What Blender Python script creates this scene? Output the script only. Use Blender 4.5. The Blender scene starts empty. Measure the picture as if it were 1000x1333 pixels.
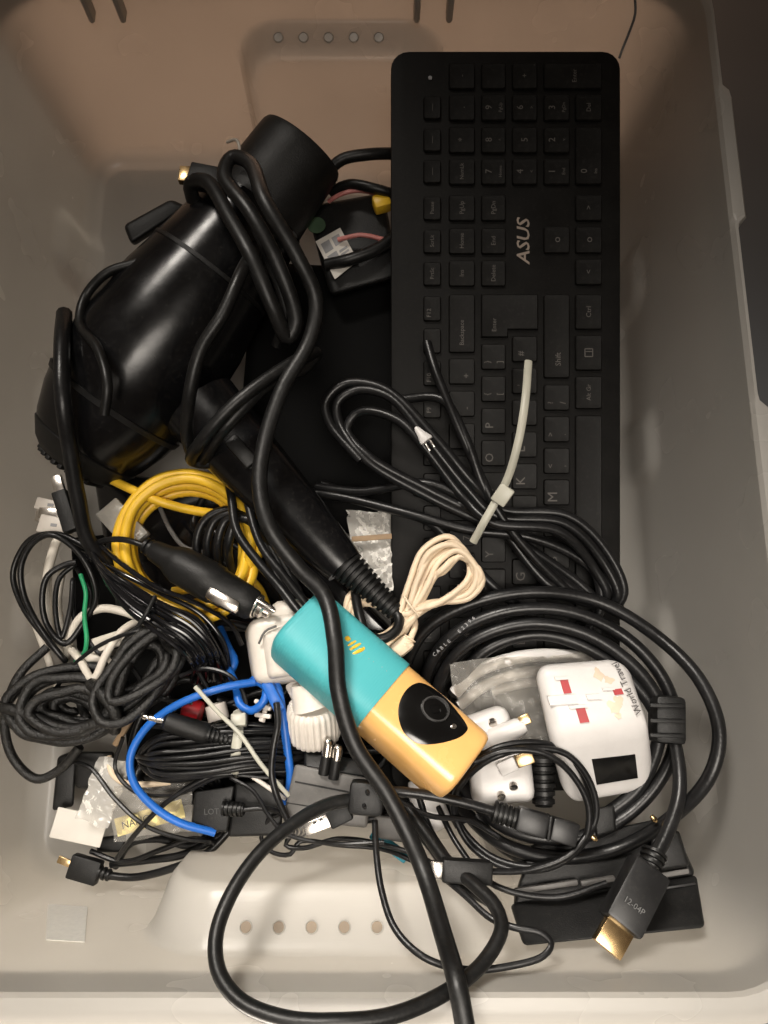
import bpy, bmesh, math, random
import numpy as np
from mathutils import Vector as V, Matrix
random.seed(7)
scene = bpy.context.scene
R = math.radians
col = scene.collection

# ---------------------------------------------------------------- camera
TILT = R(13.0); H = 0.56; F = 1000.0
CAM = V((0, 0, H)); RIGHT = V((1, 0, 0))
UP = V((0, math.cos(TILT), math.sin(TILT))); FWD = V((0, math.sin(TILT), -math.cos(TILT)))
cd = bpy.data.cameras.new('camera'); cam = bpy.data.objects.new('camera', cd); col.objects.link(cam)
cam.location = CAM; cam.rotation_euler = (TILT, 0, 0)
cd.sensor_fit = 'VERTICAL'; cd.sensor_height = 24.0; cd.sensor_width = 18.0; cd.lens = 24.0 * F / 1333.0
cd.clip_start = 0.01; cd.clip_end = 50
scene.camera = cam

# ---------------------------------------------------------------- world, lamps, exposure
world = bpy.data.worlds.new('World'); scene.world = world; world.use_nodes = True
bg = world.node_tree.nodes['Background']
bg.inputs[0].default_value = (1.0, 0.72, 0.52, 1); bg.inputs[1].default_value = 0.066
ld = bpy.data.lights.new('ceiling_lamp', 'AREA'); ld.shape = 'DISK'; ld.size = 0.80; ld.energy = 2.6
ld.color = (1.0, 0.92, 0.82); ld.spread = R(48)
lamp = bpy.data.objects.new('ceiling_lamp', ld); col.objects.link(lamp)
lamp.location = (0.06, -0.42, 1.22)
lamp.rotation_euler = (V((0.0, -0.24, 0.05)) - lamp.location).to_track_quat('-Z', 'Y').to_euler()
l2 = bpy.data.lights.new('near_wall_fill', 'AREA'); l2.shape = 'DISK'; l2.size = 0.60; l2.energy = 1.35; l2.color = (1.0, 0.93, 0.84); l2.spread = R(23)  # added fill light, narrow beam to lift the near wall
lamp2 = bpy.data.objects.new('near_wall_fill', l2); col.objects.link(lamp2); lamp2.location = (-0.42, 0.72, 1.32)
lamp2.rotation_euler = (V((0.05, -0.17, 0.10)) - lamp2.location).to_track_quat('-Z', 'Y').to_euler()
l3 = bpy.data.lights.new('far_wall_backlight', 'AREA'); l3.shape = 'RECTANGLE'; l3.size = 0.90; l3.size_y = 0.10; l3.energy = 3.3; l3.color = (1.0, 0.64, 0.44); l3.spread = R(80)
lamp3 = bpy.data.objects.new('far_wall_backlight', l3); col.objects.link(lamp3); lamp3.location = (-0.10, 1.30, 0.085)      # added warm light, kept below the rim to make the far wall glow
lamp3.rotation_euler = (V((-0.05, 0.45, 0.085)) - lamp3.location).to_track_quat('-Z', 'Y').to_euler()
l4 = bpy.data.lights.new('near_left_backlight', 'AREA'); l4.shape = 'RECTANGLE'; l4.size = 1.10; l4.size_y = 0.12; l4.energy = 7.0; l4.color = (1.0, 0.89, 0.76); l4.spread = R(64)
lamp4 = bpy.data.objects.new('near_left_backlight', l4); col.objects.link(lamp4); lamp4.location = (-0.52, -1.05, 0.09)     # added low fill that brightens the near and left walls from outside
lamp4.rotation_euler = (V((-0.12, -0.12, 0.09)) - lamp4.location).to_track_quat('-Z', 'Y').to_euler()
vs = scene.view_settings
vs.view_transform = 'Standard'; vs.look = 'None'; vs.exposure = -0.22; vs.gamma = 1.0; vs.use_curve_mapping = False

# ---------------------------------------------------------------- pixel <-> place helpers (a photo pixel at a real height)
def ray(px, py):
    return RIGHT * ((px - 500) / F) + UP * ((666.5 - py) / F) + FWD
def P(px, py, z):
    d = ray(px, py); return CAM + d * ((z - H) / d.z)
def S(px, py, z):
    return ((z - H) / ray(px, py).z) / F

# ---------------------------------------------------------------- materials
MATS = {}
def mat(name, c, rough=0.45, metal=0.0, var=0.25, scale=60, bump=0.0, bscale=300, coat=0.0, spec=0.5, dust=0.0, dustcol=(0.25, 0.23, 0.2)):
    if name in MATS: return MATS[name]
    m = bpy.data.materials.new(name); m.use_nodes = True; nt = m.node_tree; n = nt.nodes; l = nt.links
    b = n['Principled BSDF']; b.inputs['Roughness'].default_value = rough; b.inputs['Metallic'].default_value = metal
    b.inputs['Coat Weight'].default_value = coat; b.inputs['Coat Roughness'].default_value = 0.08
    b.inputs['Specular IOR Level'].default_value = spec
    tc = n.new('ShaderNodeTexCoord'); nz = n.new('ShaderNodeTexNoise'); nz.inputs['Scale'].default_value = scale; nz.inputs['Detail'].default_value = 5
    l.new(tc.outputs['Object'], nz.inputs['Vector'])
    rp = n.new('ShaderNodeValToRGB'); rp.color_ramp.elements[0].position = 0.3; rp.color_ramp.elements[1].position = 0.72
    rp.color_ramp.elements[0].color = (*[x * (1 - var) for x in c], 1); rp.color_ramp.elements[1].color = (*[min(1, x * (1 + var)) for x in c], 1)
    l.new(nz.outputs['Fac'], rp.inputs[0]); out = rp.outputs[0]
    # roughness variation
    mr = n.new('ShaderNodeMapRange'); mr.inputs[3].default_value = max(0.03, rough - 0.1); mr.inputs[4].default_value = min(1, rough + 0.12)
    l.new(nz.outputs['Fac'], mr.inputs[0]); l.new(mr.outputs[0], b.inputs['Roughness'])
    if dust > 0:
        n2 = n.new('ShaderNodeTexNoise'); n2.inputs['Scale'].default_value = 420; n2.inputs['Detail'].default_value = 8; n2.inputs['Roughness'].default_value = 0.7
        l.new(tc.outputs['Object'], n2.inputs['Vector'])
        r2 = n.new('ShaderNodeValToRGB'); r2.color_ramp.elements[0].position = 0.52; r2.color_ramp.elements[1].position = 0.75
        r2.color_ramp.elements[0].color = (0, 0, 0, 1); r2.color_ramp.elements[1].color = (dust, dust, dust, 1)
        l.new(n2.outputs['Fac'], r2.inputs[0])
        mx = n.new('ShaderNodeMixRGB'); mx.inputs[2].default_value = (*dustcol, 1)
        l.new(r2.outputs[0], mx.inputs[0]); l.new(out, mx.inputs[1]); out = mx.outputs[0]
    l.new(out, b.inputs['Base Color'])
    if bump > 0:
        n3 = n.new('ShaderNodeTexNoise'); n3.inputs['Scale'].default_value = bscale; n3.inputs['Detail'].default_value = 3
        l.new(tc.outputs['Object'], n3.inputs['Vector'])
        bp = n.new('ShaderNodeBump'); bp.inputs['Strength'].default_value = bump; bp.inputs['Distance'].default_value = 0.001
        l.new(n3.outputs['Fac'], bp.inputs['Height']); l.new(bp.outputs[0], b.inputs['Normal'])
    MATS[name] = m; return m

BLK = mat('black_pvc', (0.007, 0.007, 0.0075), 0.33, bump=0.12, bscale=500, dust=0.05, spec=0.4)
BLK2 = mat('black_rubber', (0.006, 0.006, 0.006), 0.40, bump=0.15, dust=0.06, spec=0.38)
GLOSS = mat('black_glossy_plastic', (0.006, 0.006, 0.007), 0.16, coat=0.5, dust=0.03, dustcol=(0.12, 0.11, 0.1))
MATTE = mat('black_matte_plastic', (0.007, 0.007, 0.007), 0.45, bump=0.2, bscale=1500, dust=0.05, spec=0.35)
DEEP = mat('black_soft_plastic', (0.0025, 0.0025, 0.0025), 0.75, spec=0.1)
DRYER = mat('dryer_black', (0.004, 0.004, 0.0045), 0.22, bump=0.10, bscale=90, dust=0.05, spec=0.38)
DUSTY = mat('dusty_black_cord', (0.008, 0.0078, 0.0075), 0.42, bump=0.6, bscale=900, dust=0.3, dustcol=(0.14, 0.13, 0.115))
KEYB = mat('keyboard_black', (0.006, 0.0056, 0.0052), 0.48, bump=0.12, bscale=2500, dust=0.03, spec=0.12)
KEYC = mat('keycap_black', (0.0064, 0.006, 0.0056), 0.44, bump=0.12, bscale=2500, dust=0.04, spec=0.14)
LEG = mat('key_print', (0.085, 0.076, 0.068), 0.6)
LOGO = mat('logo_print', (0.24, 0.19, 0.155), 0.5)
GREYP = mat('grey_print', (0.30, 0.30, 0.31), 0.6)
WHITE = mat('white_plastic', (0.62, 0.60, 0.585), 0.38, var=0.05, dust=0.15, dustcol=(0.45, 0.42, 0.38))
OFFW = mat('offwhite_plastic', (0.66, 0.61, 0.55), 0.4, var=0.08, dust=0.2, dustcol=(0.4, 0.36, 0.3))
CREAM = mat('cream_cord', (0.72, 0.58, 0.42), 0.5, var=0.1, dust=0.12, dustcol=(0.4, 0.32, 0.22))
WCORD = mat('white_cord', (0.68, 0.63, 0.55), 0.5, var=0.1, dust=0.25, dustcol=(0.35, 0.31, 0.26))
YEL = mat('yellow_cord', (0.80, 0.49, 0.03), 0.38, var=0.12, dust=0.1, dustcol=(0.4, 0.25, 0.05))
BLUE = mat('blue_cord', (0.012, 0.12, 0.48), 0.4, var=0.1)
GREEN = mat('green_tie', (0.02, 0.30, 0.12), 0.45)
RED = mat('red_plastic', (0.36, 0.010, 0.015), 0.4)
ORANGE = mat('orange_gloss', (0.78, 0.44, 0.15), 0.24, var=0.06, coat=0.4)
BRASS = mat('brass', (0.62, 0.45, 0.24), 0.28, metal=1.0)
GOLD = mat('gold_plated', (0.80, 0.56, 0.28), 0.25, metal=1.0)
STEEL = mat('nickel_steel', (0.72, 0.68, 0.63), 0.25, metal=1.0)
GREYB = mat('grey_plastic', (0.11, 0.105, 0.10), 0.5, dust=0.2)
DGREY = mat('dark_grey_connector', (0.010, 0.010, 0.0105), 0.4, dust=0.06)
ZIP = mat('natural_nylon', (0.44, 0.43, 0.36), 0.4, var=0.08)
PAPER = mat('paper_label', (0.62, 0.59, 0.54), 0.7, var=0.05)
YPAPER = mat('yellow_paper', (0.72, 0.62, 0.28), 0.7, var=0.08)
INK = mat('dark_ink', (0.05, 0.045, 0.045), 0.6)
PINK = mat('pink_wire', (0.55, 0.20, 0.18), 0.45)
TEALS = mat('teal_strip', (0.02, 0.22, 0.30), 0.4)
BROWN = mat('brown_card', (0.28, 0.19, 0.11), 0.7)
MAPP = mat('gold_map_print', (0.62, 0.50, 0.38), 0.5, var=0.25)
CLIP = mat('clear_nylon', (0.42, 0.38, 0.33), 0.3)

def teal_fabric():
    m = bpy.data.materials.new('turquoise_ribbed_silicone'); m.use_nodes = True; nt = m.node_tree; n = nt.nodes; l = nt.links
    b = n['Principled BSDF']; b.inputs['Base Color'].default_value = (0.035, 0.46, 0.50, 1); b.inputs['Roughness'].default_value = 0.5
    tc = n.new('ShaderNodeTexCoord'); w = n.new('ShaderNodeTexWave'); w.bands_direction = 'X'; w.inputs['Scale'].default_value = 210; w.inputs['Distortion'].default_value = 0.2
    l.new(tc.outputs['Object'], w.inputs['Vector'])
    bp = n.new('ShaderNodeBump'); bp.inputs['Strength'].default_value = 0.22; bp.inputs['Distance'].default_value = 0.0003
    l.new(w.outputs['Fac'], bp.inputs['Height']); l.new(bp.outputs[0], b.inputs['Normal'])
    nz = n.new('ShaderNodeTexNoise'); nz.inputs['Scale'].default_value = 45; l.new(tc.outputs['Object'], nz.inputs['Vector'])
    rp = n.new('ShaderNodeValToRGB'); rp.color_ramp.elements[0].color = (0.06, 0.38, 0.42, 1); rp.color_ramp.elements[1].color = (0.085, 0.45, 0.48, 1)
    l.new(nz.outputs['Fac'], rp.inputs[0]); l.new(rp.outputs[0], b.inputs['Base Color'])
    return m
TEAL = teal_fabric()

def tub_plastic():
    m = bpy.data.materials.new('frosted_polypropylene'); m.use_nodes = True; nt = m.node_tree; n = nt.nodes; l = nt.links
    b = n['Principled BSDF']
    tc = n.new('ShaderNodeTexCoord'); nz = n.new('ShaderNodeTexNoise'); nz.inputs['Scale'].default_value = 9; nz.inputs['Detail'].default_value = 4
    l.new(tc.outputs['Object'], nz.inputs['Vector'])
    rp = n.new('ShaderNodeValToRGB'); rp.color_ramp.elements[0].position = 0.3; rp.color_ramp.elements[1].position = 0.7
    rp.color_ramp.elements[0].color = (0.60, 0.58, 0.545, 1); rp.color_ramp.elements[1].color = (0.65, 0.63, 0.595, 1)
    l.new(nz.outputs['Fac'], rp.inputs[0]); l.new(rp.outputs[0], b.inputs['Base Color'])
    n2 = n.new('ShaderNodeTexNoise'); n2.inputs['Scale'].default_value = 22; n2.inputs['Detail'].default_value = 2; l.new(tc.outputs['Object'], n2.inputs['Vector'])
    mr = n.new('ShaderNodeMapRange'); mr.inputs[3].default_value = 0.20; mr.inputs[4].default_value = 0.32; l.new(n2.outputs['Fac'], mr.inputs[0]); l.new(mr.outputs[0], b.inputs['Roughness'])
    # fine scratches
    mp = n.new('ShaderNodeMapping'); mp.inputs['Scale'].default_value = (60, 900, 60); mp.inputs['Rotation'].default_value = (0.3, 0.2, 0.8); l.new(tc.outputs['Object'], mp.inputs['Vector'])
    n3 = n.new('ShaderNodeTexNoise'); n3.inputs['Scale'].default_value = 1.0; n3.inputs['Detail'].default_value = 2; l.new(mp.outputs[0], n3.inputs['Vector'])
    bp = n.new('ShaderNodeBump'); bp.inputs['Strength'].default_value = 0.10; bp.inputs['Distance'].default_value = 0.0006
    l.new(n3.outputs['Fac'], bp.inputs['Height']); l.new(bp.outputs[0], b.inputs['Normal'])
    b.inputs['Transmission Weight'].default_value = 0.20; b.inputs['IOR'].default_value = 1.4
    tl = n.new('ShaderNodeBsdfTranslucent'); l.new(rp.outputs[0], tl.inputs[0]); mx = n.new('ShaderNodeMixShader'); mx.inputs[0].default_value = 0.42
    l.new(b.outputs[0], mx.inputs[1]); l.new(tl.outputs[0], mx.inputs[2]); l.new(mx.outputs[0], n['Material Output'].inputs[0])
    b.inputs['Specular IOR Level'].default_value = 0.45
    return m
TUB = tub_plastic()

def film(name, tint, fac):
    m = bpy.data.materials.new(name); m.use_nodes = True; nt = m.node_tree; n = nt.nodes; l = nt.links
    n.remove(n['Principled BSDF']); o = n['Material Output']
    t = n.new('ShaderNodeBsdfTransparent'); t.inputs[0].default_value = (*tint, 1)
    g = n.new('ShaderNodeBsdfPrincipled'); g.inputs['Base Color'].default_value = (0.7, 0.68, 0.64, 1); g.inputs['Roughness'].default_value = 0.12
    tc = n.new('ShaderNodeTexCoord'); nz = n.new('ShaderNodeTexNoise'); nz.inputs['Scale'].default_value = 90; nz.inputs['Detail'].default_value = 3
    l.new(tc.outputs['Object'], nz.inputs['Vector'])
    bp = n.new('ShaderNodeBump'); bp.inputs['Strength'].default_value = 0.7; bp.inputs['Distance'].default_value = 0.003
    l.new(nz.outputs['Fac'], bp.inputs['Height']); l.new(bp.outputs[0], g.inputs['Normal'])
    fr = n.new('ShaderNodeFresnel'); fr.inputs['IOR'].default_value = 1.5; l.new(bp.outputs[0], fr.inputs['Normal'])
    ad = n.new('ShaderNodeMath'); ad.operation = 'ADD'; ad.inputs[1].default_value = fac; ad.use_clamp = True; l.new(fr.outputs[0], ad.inputs[0])
    mx = n.new('ShaderNodeMixShader'); l.new(ad.outputs[0], mx.inputs[0]); l.new(t.outputs[0], mx.inputs[1]); l.new(g.outputs[0], mx.inputs[2]); l.new(mx.outputs[0], o.inputs[0])
    return m
FILM = film('clear_film', (0.93, 0.92, 0.9), 0.10)
FILM2 = film('cloudy_film', (0.85, 0.84, 0.82), 0.38)
CLEAR = film('clear_plug_plastic', (0.8, 0.78, 0.72), 0.35)

# ---------------------------------------------------------------- object helpers (geometry is made in world space)
def tag(o, label, cat, group=None):
    o['label'] = label; o['category'] = cat
    if group: o['group'] = group
    return o
def thing(name, label, cat, M, group=None):
    if not isinstance(M, Matrix): M = Matrix.Translation(M)
    o = bpy.data.objects.new(name, None); col.objects.link(o); o.matrix_world = M; o.empty_display_size = 0.01
    o['_m'] = 0; del o['_m']
    tag(o, label, cat, group); WM[o.name] = M.copy(); return o
WM = {}
def add(name, geo, m, parent=None, smooth=True, local=False):
    vs_, fs_ = geo
    if parent is not None:
        M = WM[parent.name]
        if not local:
            I = M.inverted(); vs_ = [I @ V(v) for v in vs_]
        me = bpy.data.meshes.new(name); me.from_pydata([tuple(v) for v in vs_], [], fs_)
    else:
        c = sum((V(v) for v in vs_), V()) / len(vs_); M = Matrix.Translation(c)
        me = bpy.data.meshes.new(name); me.from_pydata([tuple(V(v) - c) for v in vs_], [], fs_)
    me.update(); 
    bm = bmesh.new(); bm.from_mesh(me); bmesh.ops.recalc_face_normals(bm, faces=bm.faces); bm.to_mesh(me); bm.free()
    me.materials.append(m)
    if smooth:
        for p in me.polygons: p.use_smooth = True
    o = bpy.data.objects.new(name, me); col.objects.link(o)
    if parent is not None:
        o.parent = parent; WM[o.name] = M
    else:
        o.matrix_world = M; WM[o.name] = M
    if smooth: me.set_sharp_from_angle(angle=R(42))
    return o
# note: parts sit at their parent's origin, so sub-parts use the same frame

def spline(pts, step=0.0028):
    p = [V(q) for q in pts]; p = [p[0] * 2 - p[1]] + p + [p[-1] * 2 - p[-2]]
    out = []
    for i in range(1, len(p) - 2):
        a, b, c, d = p[i - 1:i + 3]; n = max(3, int((c - b).length / step))
        ta = 0; tb = max(1e-5, (b - a).length ** .5); tcn = tb + max(1e-5, (c - b).length ** .5); td = tcn + max(1e-5, (d - c).length ** .5)
        for k in range(n):
            t = tb + (tcn - tb) * k / n
            A1 = a * ((tb - t) / (tb - ta)) + b * ((t - ta) / (tb - ta)); A2 = b * ((tcn - t) / (tcn - tb)) + c * ((t - tb) / (tcn - tb)); A3 = c * ((td - t) / (td - tcn)) + d * ((t - tcn) / (td - tcn))
            B1 = A1 * ((tcn - t) / (tcn - ta)) + A2 * ((t - ta) / (tcn - ta)); B2 = A2 * ((td - t) / (td - tb)) + A3 * ((t - tb) / (td - tb))
            out.append(B1 * ((tcn - t) / (tcn - tb)) + B2 * ((t - tb) / (tcn - tb)))
    out.append(p[-2]); return out
def sweep(path, r, sides=10, flat=1.0, radii=None):
    """round (or flattened, flat<1 = thin across the vertical) cord along a path of world points"""
    vs_, fs_ = [], []; n = len(path); up = V((0, 0, 1))
    T = [(path[min(i + 1, n - 1)] - path[max(i - 1, 0)]).normalized() for i in range(n)]
    s = T[0].cross(up); s = (s if s.length > 1e-3 else V((1, 0, 0))).normalized()
    for i in range(n):
        s = (s - T[i] * s.dot(T[i])).normalized()
        if flat < 1.0:
            q = T[i].cross(up)
            if q.length > 0.2:
                q.normalize(); q = q if q.dot(s) > 0 else -q; s = (s * 0.7 + q * 0.3).normalized()
        u = s.cross(T[i]); rr = r if radii is None else radii[i]
        for k in range(sides):
            a = 2 * math.pi * k / sides
            vs_.append(path[i] + s * (math.cos(a) * rr) + u * (math.sin(a) * rr * flat))
    for i in range(n - 1):
        for k in range(sides):
            fs_.append((i * sides + k, i * sides + (k + 1) % sides, (i + 1) * sides + (k + 1) % sides, (i + 1) * sides + k))
    fs_.append(tuple(range(sides - 1, -1, -1))); fs_.append(tuple(range((n - 1) * sides, n * sides)))
    return vs_, fs_
def merge(*gs):
    vs_, fs_ = [], []
    for v, f in gs:
        k = len(vs_); vs_ += list(v); fs_ += [tuple(i + k for i in q) for q in f]
    return vs_, fs_
def cord(pts, wpx, sides=10, flat=1.0, wob=0.0, sub=0.0028):
    """pts: (px, py, z); wpx: width in photo pixels"""
    w = [P(*p) for p in pts]; sc = sum(S(*p) for p in pts) / len(pts); pa = spline(w, sub)
    if wob:
        ph = [random.random() * 6.28 for _ in range(6)]; L = 0
        for i in range(1, len(pa)):
            L += (pa[i] - pa[i - 1]).length if i else 0
            pa[i] = pa[i] + V((math.sin(L * 95 + ph[0]) + .5 * math.sin(L * 210 + ph[1]), math.sin(L * 80 + ph[2]) + .5 * math.sin(L * 190 + ph[3]), .4 * math.sin(L * 110 + ph[4]))) * wob
    return sweep(pa, wpx * sc / 2, sides, flat)
def laps(loop, n, c, ds, dz=0.0012, jit=3, z0=0, shift=(0, 0)):
    out = []
    for k in range(n):
        f = 1 + (k - (n - 1) / 2) * ds; jx, jy = random.uniform(-jit, jit), random.uniform(-jit, jit)
        for (x, y, z) in loop:
            out.append((c[0] + (x - c[0]) * f + jx + shift[0] * k + random.uniform(-jit, jit) * .4, c[1] + (y - c[1]) * f + jy + shift[1] * k + random.uniform(-jit, jit) * .4, z + z0 + dz * ((k * 2) % 5)))
    return out
def ell(cx, cy, rx, ry, z, n=10, a0=0, rot=0, dzf=None):
    o = []
    for k in range(n):
        a = a0 + 2 * math.pi * k / n; x, y = rx * math.cos(a), ry * math.sin(a)
        o.append((cx + x * math.cos(rot) - y * math.sin(rot), cy + x * math.sin(rot) + y * math.cos(rot), z + (dzf(a) if dzf else 0)))
    return o
def frame(a, b, roll=0.0, upv=None):
    A = P(*a); B = P(*b); x = (B - A).normalized(); u = upv or V((0, 0, 1)); u = (u - x * u.dot(x)).normalized(); y = u.cross(x)
    M = Matrix((x, y, u)).transposed().to_4x4(); M = M @ Matrix.Rotation(roll, 4, 'X'); M.translation = A
    return M, (B - A).length, (S(*a) + S(*b)) / 2
def boxgeo(x0, x1, y0, y1, z0, z1, bev=0.0, seg=2, taper=1.0):
    bm = bmesh.new(); bmesh.ops.create_cube(bm, size=1)
    for v in bm.verts:
        tp = taper if v.co.x > 0 else 1.0
        v.co = V((x0 + (v.co.x + .5) * (x1 - x0), (y0 + y1) / 2 + v.co.y * (y1 - y0) * tp, (z0 + z1) / 2 + v.co.z * (z1 - z0) * tp))
    if bev: bmesh.ops.bevel(bm, geom=list(bm.edges), offset=min(bev, .49 * abs(z1 - z0), .49 * abs(y1 - y0), .49 * abs(x1 - x0)), segments=seg, profile=0.5, affect='EDGES')
    bm.verts.index_update(); g = [v.co.copy() for v in bm.verts], [tuple(v.index for v in f.verts) for f in bm.faces]; bm.free(); return g
def xf(M, g): return [M @ V(v) for v in g[0]], g[1]
def block(a, b, wpx, h, bev=0.0012, roll=0.0, taper=1.0, seg=2):
    """rounded block whose axis runs from a to b; wpx wide in photo pixels, h metres thick, a/b are its mid-height"""
    M, L, s = frame(a, b, roll); w = wpx * s
    return xf(M, boxgeo(0, L, -w / 2, w / 2, -h / 2, h / 2, bev, seg, taper))
def lathe(a, b, prof, sides=20, flat=1.0, roll=0.0):
    """prof: list of (t along a-b, radius in photo px)"""
    M, L, s = frame(a, b, roll); vs_, fs_ = [], []; n = len(prof)
    for t, r in prof:
        for k in range(sides):
            an = 2 * math.pi * k / sides; vs_.append(M @ V((t * L, math.cos(an) * r * s, math.sin(an) * r * s * flat)))
    for i in range(n - 1):
        for k in range(sides): fs_.append((i * sides + k, i * sides + (k + 1) % sides, (i + 1) * sides + (k + 1) % sides, (i + 1) * sides + k))
    fs_.append(tuple(range(sides - 1, -1, -1))); fs_.append(tuple(range((n - 1) * sides, n * sides)))
    return vs_, fs_
def ribbed(a, b, r0, r1, n=6, sides=16, flat=1.0):
    pr = []
    for k in range(n):
        t = k / n; r = r0 + (r1 - r0) * t; pr += [(t, r * .8), (t + .12 / n, r), (t + .62 / n, r), (t + .74 / n, r * .8)]
    pr.append((1, r1 * .8)); return lathe(a, b, pr, sides, flat)
def hexa(top, bot, bev=0.004, seg=3):
    """8 corners as (px,py,z): top 4 in order, bottom 4 in order"""
    bm = bmesh.new(); t = [bm.verts.new(P(*p)) for p in top]; q = [bm.verts.new(P(*p)) for p in bot]
    bm.faces.new(t); bm.faces.new(q[::-1])
    for i in range(4): bm.faces.new((t[i], q[i], q[(i + 1) % 4], t[(i + 1) % 4]))
    bmesh.ops.recalc_face_normals(bm, faces=bm.faces)
    if bev: bmesh.ops.bevel(bm, geom=list(bm.edges), offset=bev, segments=seg, profile=0.5, affect='EDGES')
    bm.verts.index_update(); g = [v.co.copy() for v in bm.verts], [tuple(v.index for v in f.verts) for f in bm.faces]; bm.free(); return g
def quadmap(q):
    A, B, C_, D = [P(*p) for p in q]                      # TL, TR, BR, BL
    nrm = (B - A).cross(D - A).normalized(); nrm = nrm if nrm.dot(CAM - A) > 0 else -nrm
    def f(u, v, h=0.0): return (A * (1 - u) + B * u) * (1 - v) + (D * (1 - u) + C_ * u) * v + nrm * h
    return f
def slab(f, poly, h0, h1):
    n = len(poly); vs_ = [f(u, v, h0) for u, v in poly] + [f(u, v, h1) for u, v in poly]
    fs_ = [tuple(range(n)), tuple(range(2 * n - 1, n - 1, -1))] + [(i, (i + 1) % n, n + (i + 1) % n, n + i) for i in range(n)]
    return vs_, fs_
TXT = {}
def textgeo(s, size=1.0, ext=0.0, bold=0.0):
    k = (s, ext, bold)
    if k not in TXT:
        c = bpy.data.curves.new('t', 'FONT'); c.body = s; c.align_x = 'CENTER'; c.align_y = 'CENTER'; c.size = 1; c.extrude = ext; c.offset = bold; c.resolution_u = 2
        o = bpy.data.objects.new('t', c); col.objects.link(o); bpy.context.view_layer.update()
        me = bpy.data.meshes.new_from_object(o.evaluated_get(bpy.context.evaluated_depsgraph_get()))
        TXT[k] = ([v.co.copy() for v in me.vertices], [tuple(p.vertices) for p in me.polygons])
        bpy.data.objects.remove(o); bpy.data.curves.remove(c); bpy.data.meshes.remove(me)
    v, f = TXT[k]; return [q * size for q in v], f
def textM(center, xdir, ydir, h=0.0):
    x = xdir.normalized(); n = x.cross(ydir).normalized(); y = n.cross(x); M = Matrix((x, y, n)).transposed().to_4x4(); M.translation = center + n * h; return M
def sheet(corners, nx, ny, amp, thick=0.0003, seed=1, freq=60):
    """crumpled film: corners as (px,py,z)"""
    f = quadmap(corners); rnd = np.random.RandomState(seed); vs_, fs_ = [], []
    ks = [(rnd.uniform(-1, 1) * freq, rnd.uniform(-1, 1) * freq, rnd.uniform(0, 6.28)) for _ in range(9)]
    for lay in (0, 1):
        for j in range(ny + 1):
            for i in range(nx + 1):
                u, v = i / nx, j / ny; p = f(u, v)
                d = sum(abs(math.sin(a * p.x + b * p.y + c)) for a, b, c in ks) / 9 - .6
                edge = 0.02 * math.sin(7 * u + seed) + 0.02 * math.sin(9 * v + seed)
                vs_.append(f(u + edge * (1 - abs(2 * v - 1)), v + edge, d * amp * 2 - lay * thick))
    N = (nx + 1) * (ny + 1)
    for lay in (0, 1):
        for j in range(ny):
            for i in range(nx):
                a = lay * N + j * (nx + 1) + i; fs_.append((a, a + 1, a + nx + 2, a + nx + 1))
    return vs_, fs_

# ================================================================ the setting
def structure(o): o['kind'] = 'structure'; return o
GROUND = mat('dark_grey_floor', (0.10, 0.11, 0.12), 0.5, var=0.08, scale=6)
structure(add('floor', ([(-2, -2, -0.012), (2, -2, -0.012), (2, 2.5, -0.012), (-2, 2.5, -0.012)], [(0, 1, 2, 3)]), GROUND, smooth=False))

# ---------------------------------------------------------------- storage tub
BX0, BX1, BY0, BY1 = -0.240, 0.186, -0.122, 0.432         # inner floor edges
ZR = 0.162; HC = -0.030                                     # rim height, handle centre
def sdf_rr(x, y, hx, hy, r):
    qx, qy = abs(x) - hx + r, abs(y) - hy + r
    return math.hypot(max(qx, 0), max(qy, 0)) + min(max(qx, qy), 0) - r
def sst(a, b, x):
    t = min(1, max(0, (x - a) / (b - a))); return t * t * (3 - 2 * t)
def tub_ring(z, grow, n_side, nudge=True, corner=0.026):
    dr = 0.015 * z / ZR + grow
    x0, x1, y0, y1 = BX0 - dr, BX1 + dr, BY0 - dr, BY1 + dr * 1.2; r = corner + dr; pts = []
    def wall(p, q, nrm, kind):
        for k in range(n_side):
            t = k / n_side; x, y = p[0] + (q[0] - p[0]) * t, p[1] + (q[1] - p[1]) * t; d = 0
            if nudge:
                if kind in 'NF':
                    w = 0.104 if kind == 'N' else 0.074; s = sdf_rr(x - HC, z - 0.025, w, 0.100, 0.046 if kind == 'N' else 0.034)
                    d = 0.030 * sst(0.0, -0.0150, s) if kind == 'N' else 0.024 * sst(0.0, -0.010, s)
                else:
                    for yc in ((0.30, 0.17, 0.03) if kind == 'R' else (0.33, 0.19, 0.05)):
                        s = sdf_rr(y - yc, z, 0.026, 0.050, 0.018); d = max(d, 0.0045 * sst(0.004, -0.012, s))
            pts.append(V((x + nrm[0] * d, y + nrm[1] * d, z)))
    def arc(cx, cy, a0):
        for k in range(10):
            a = a0 + math.pi / 2 * k / 10; pts.append(V((cx + r * math.cos(a), cy + r * math.sin(a), z)))
    arc(x0 + r, y0 + r, math.pi); wall((x0 + r, y0), (x1 - r, y0), (0, 1), 'N')
    arc(x1 - r, y0 + r, 1.5 * math.pi); wall((x1, y0 + r), (x1, y1 - r), (-1, 0), 'R')
    arc(x1 - r, y1 - r, 0); wall((x1 - r, y1), (x0 + r, y1), (0, -1), 'F')
    arc(x0 + r, y1 - r, math.pi / 2); wall((x0, y1 - r), (x0, y0 + r), (1, 0), 'L')
    return pts
tub = thing('storage_box', 'frosted translucent plastic storage box holding the tangle of cables', 'storage box', V((HC, 0.15, 0)))
NS = 130
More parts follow.
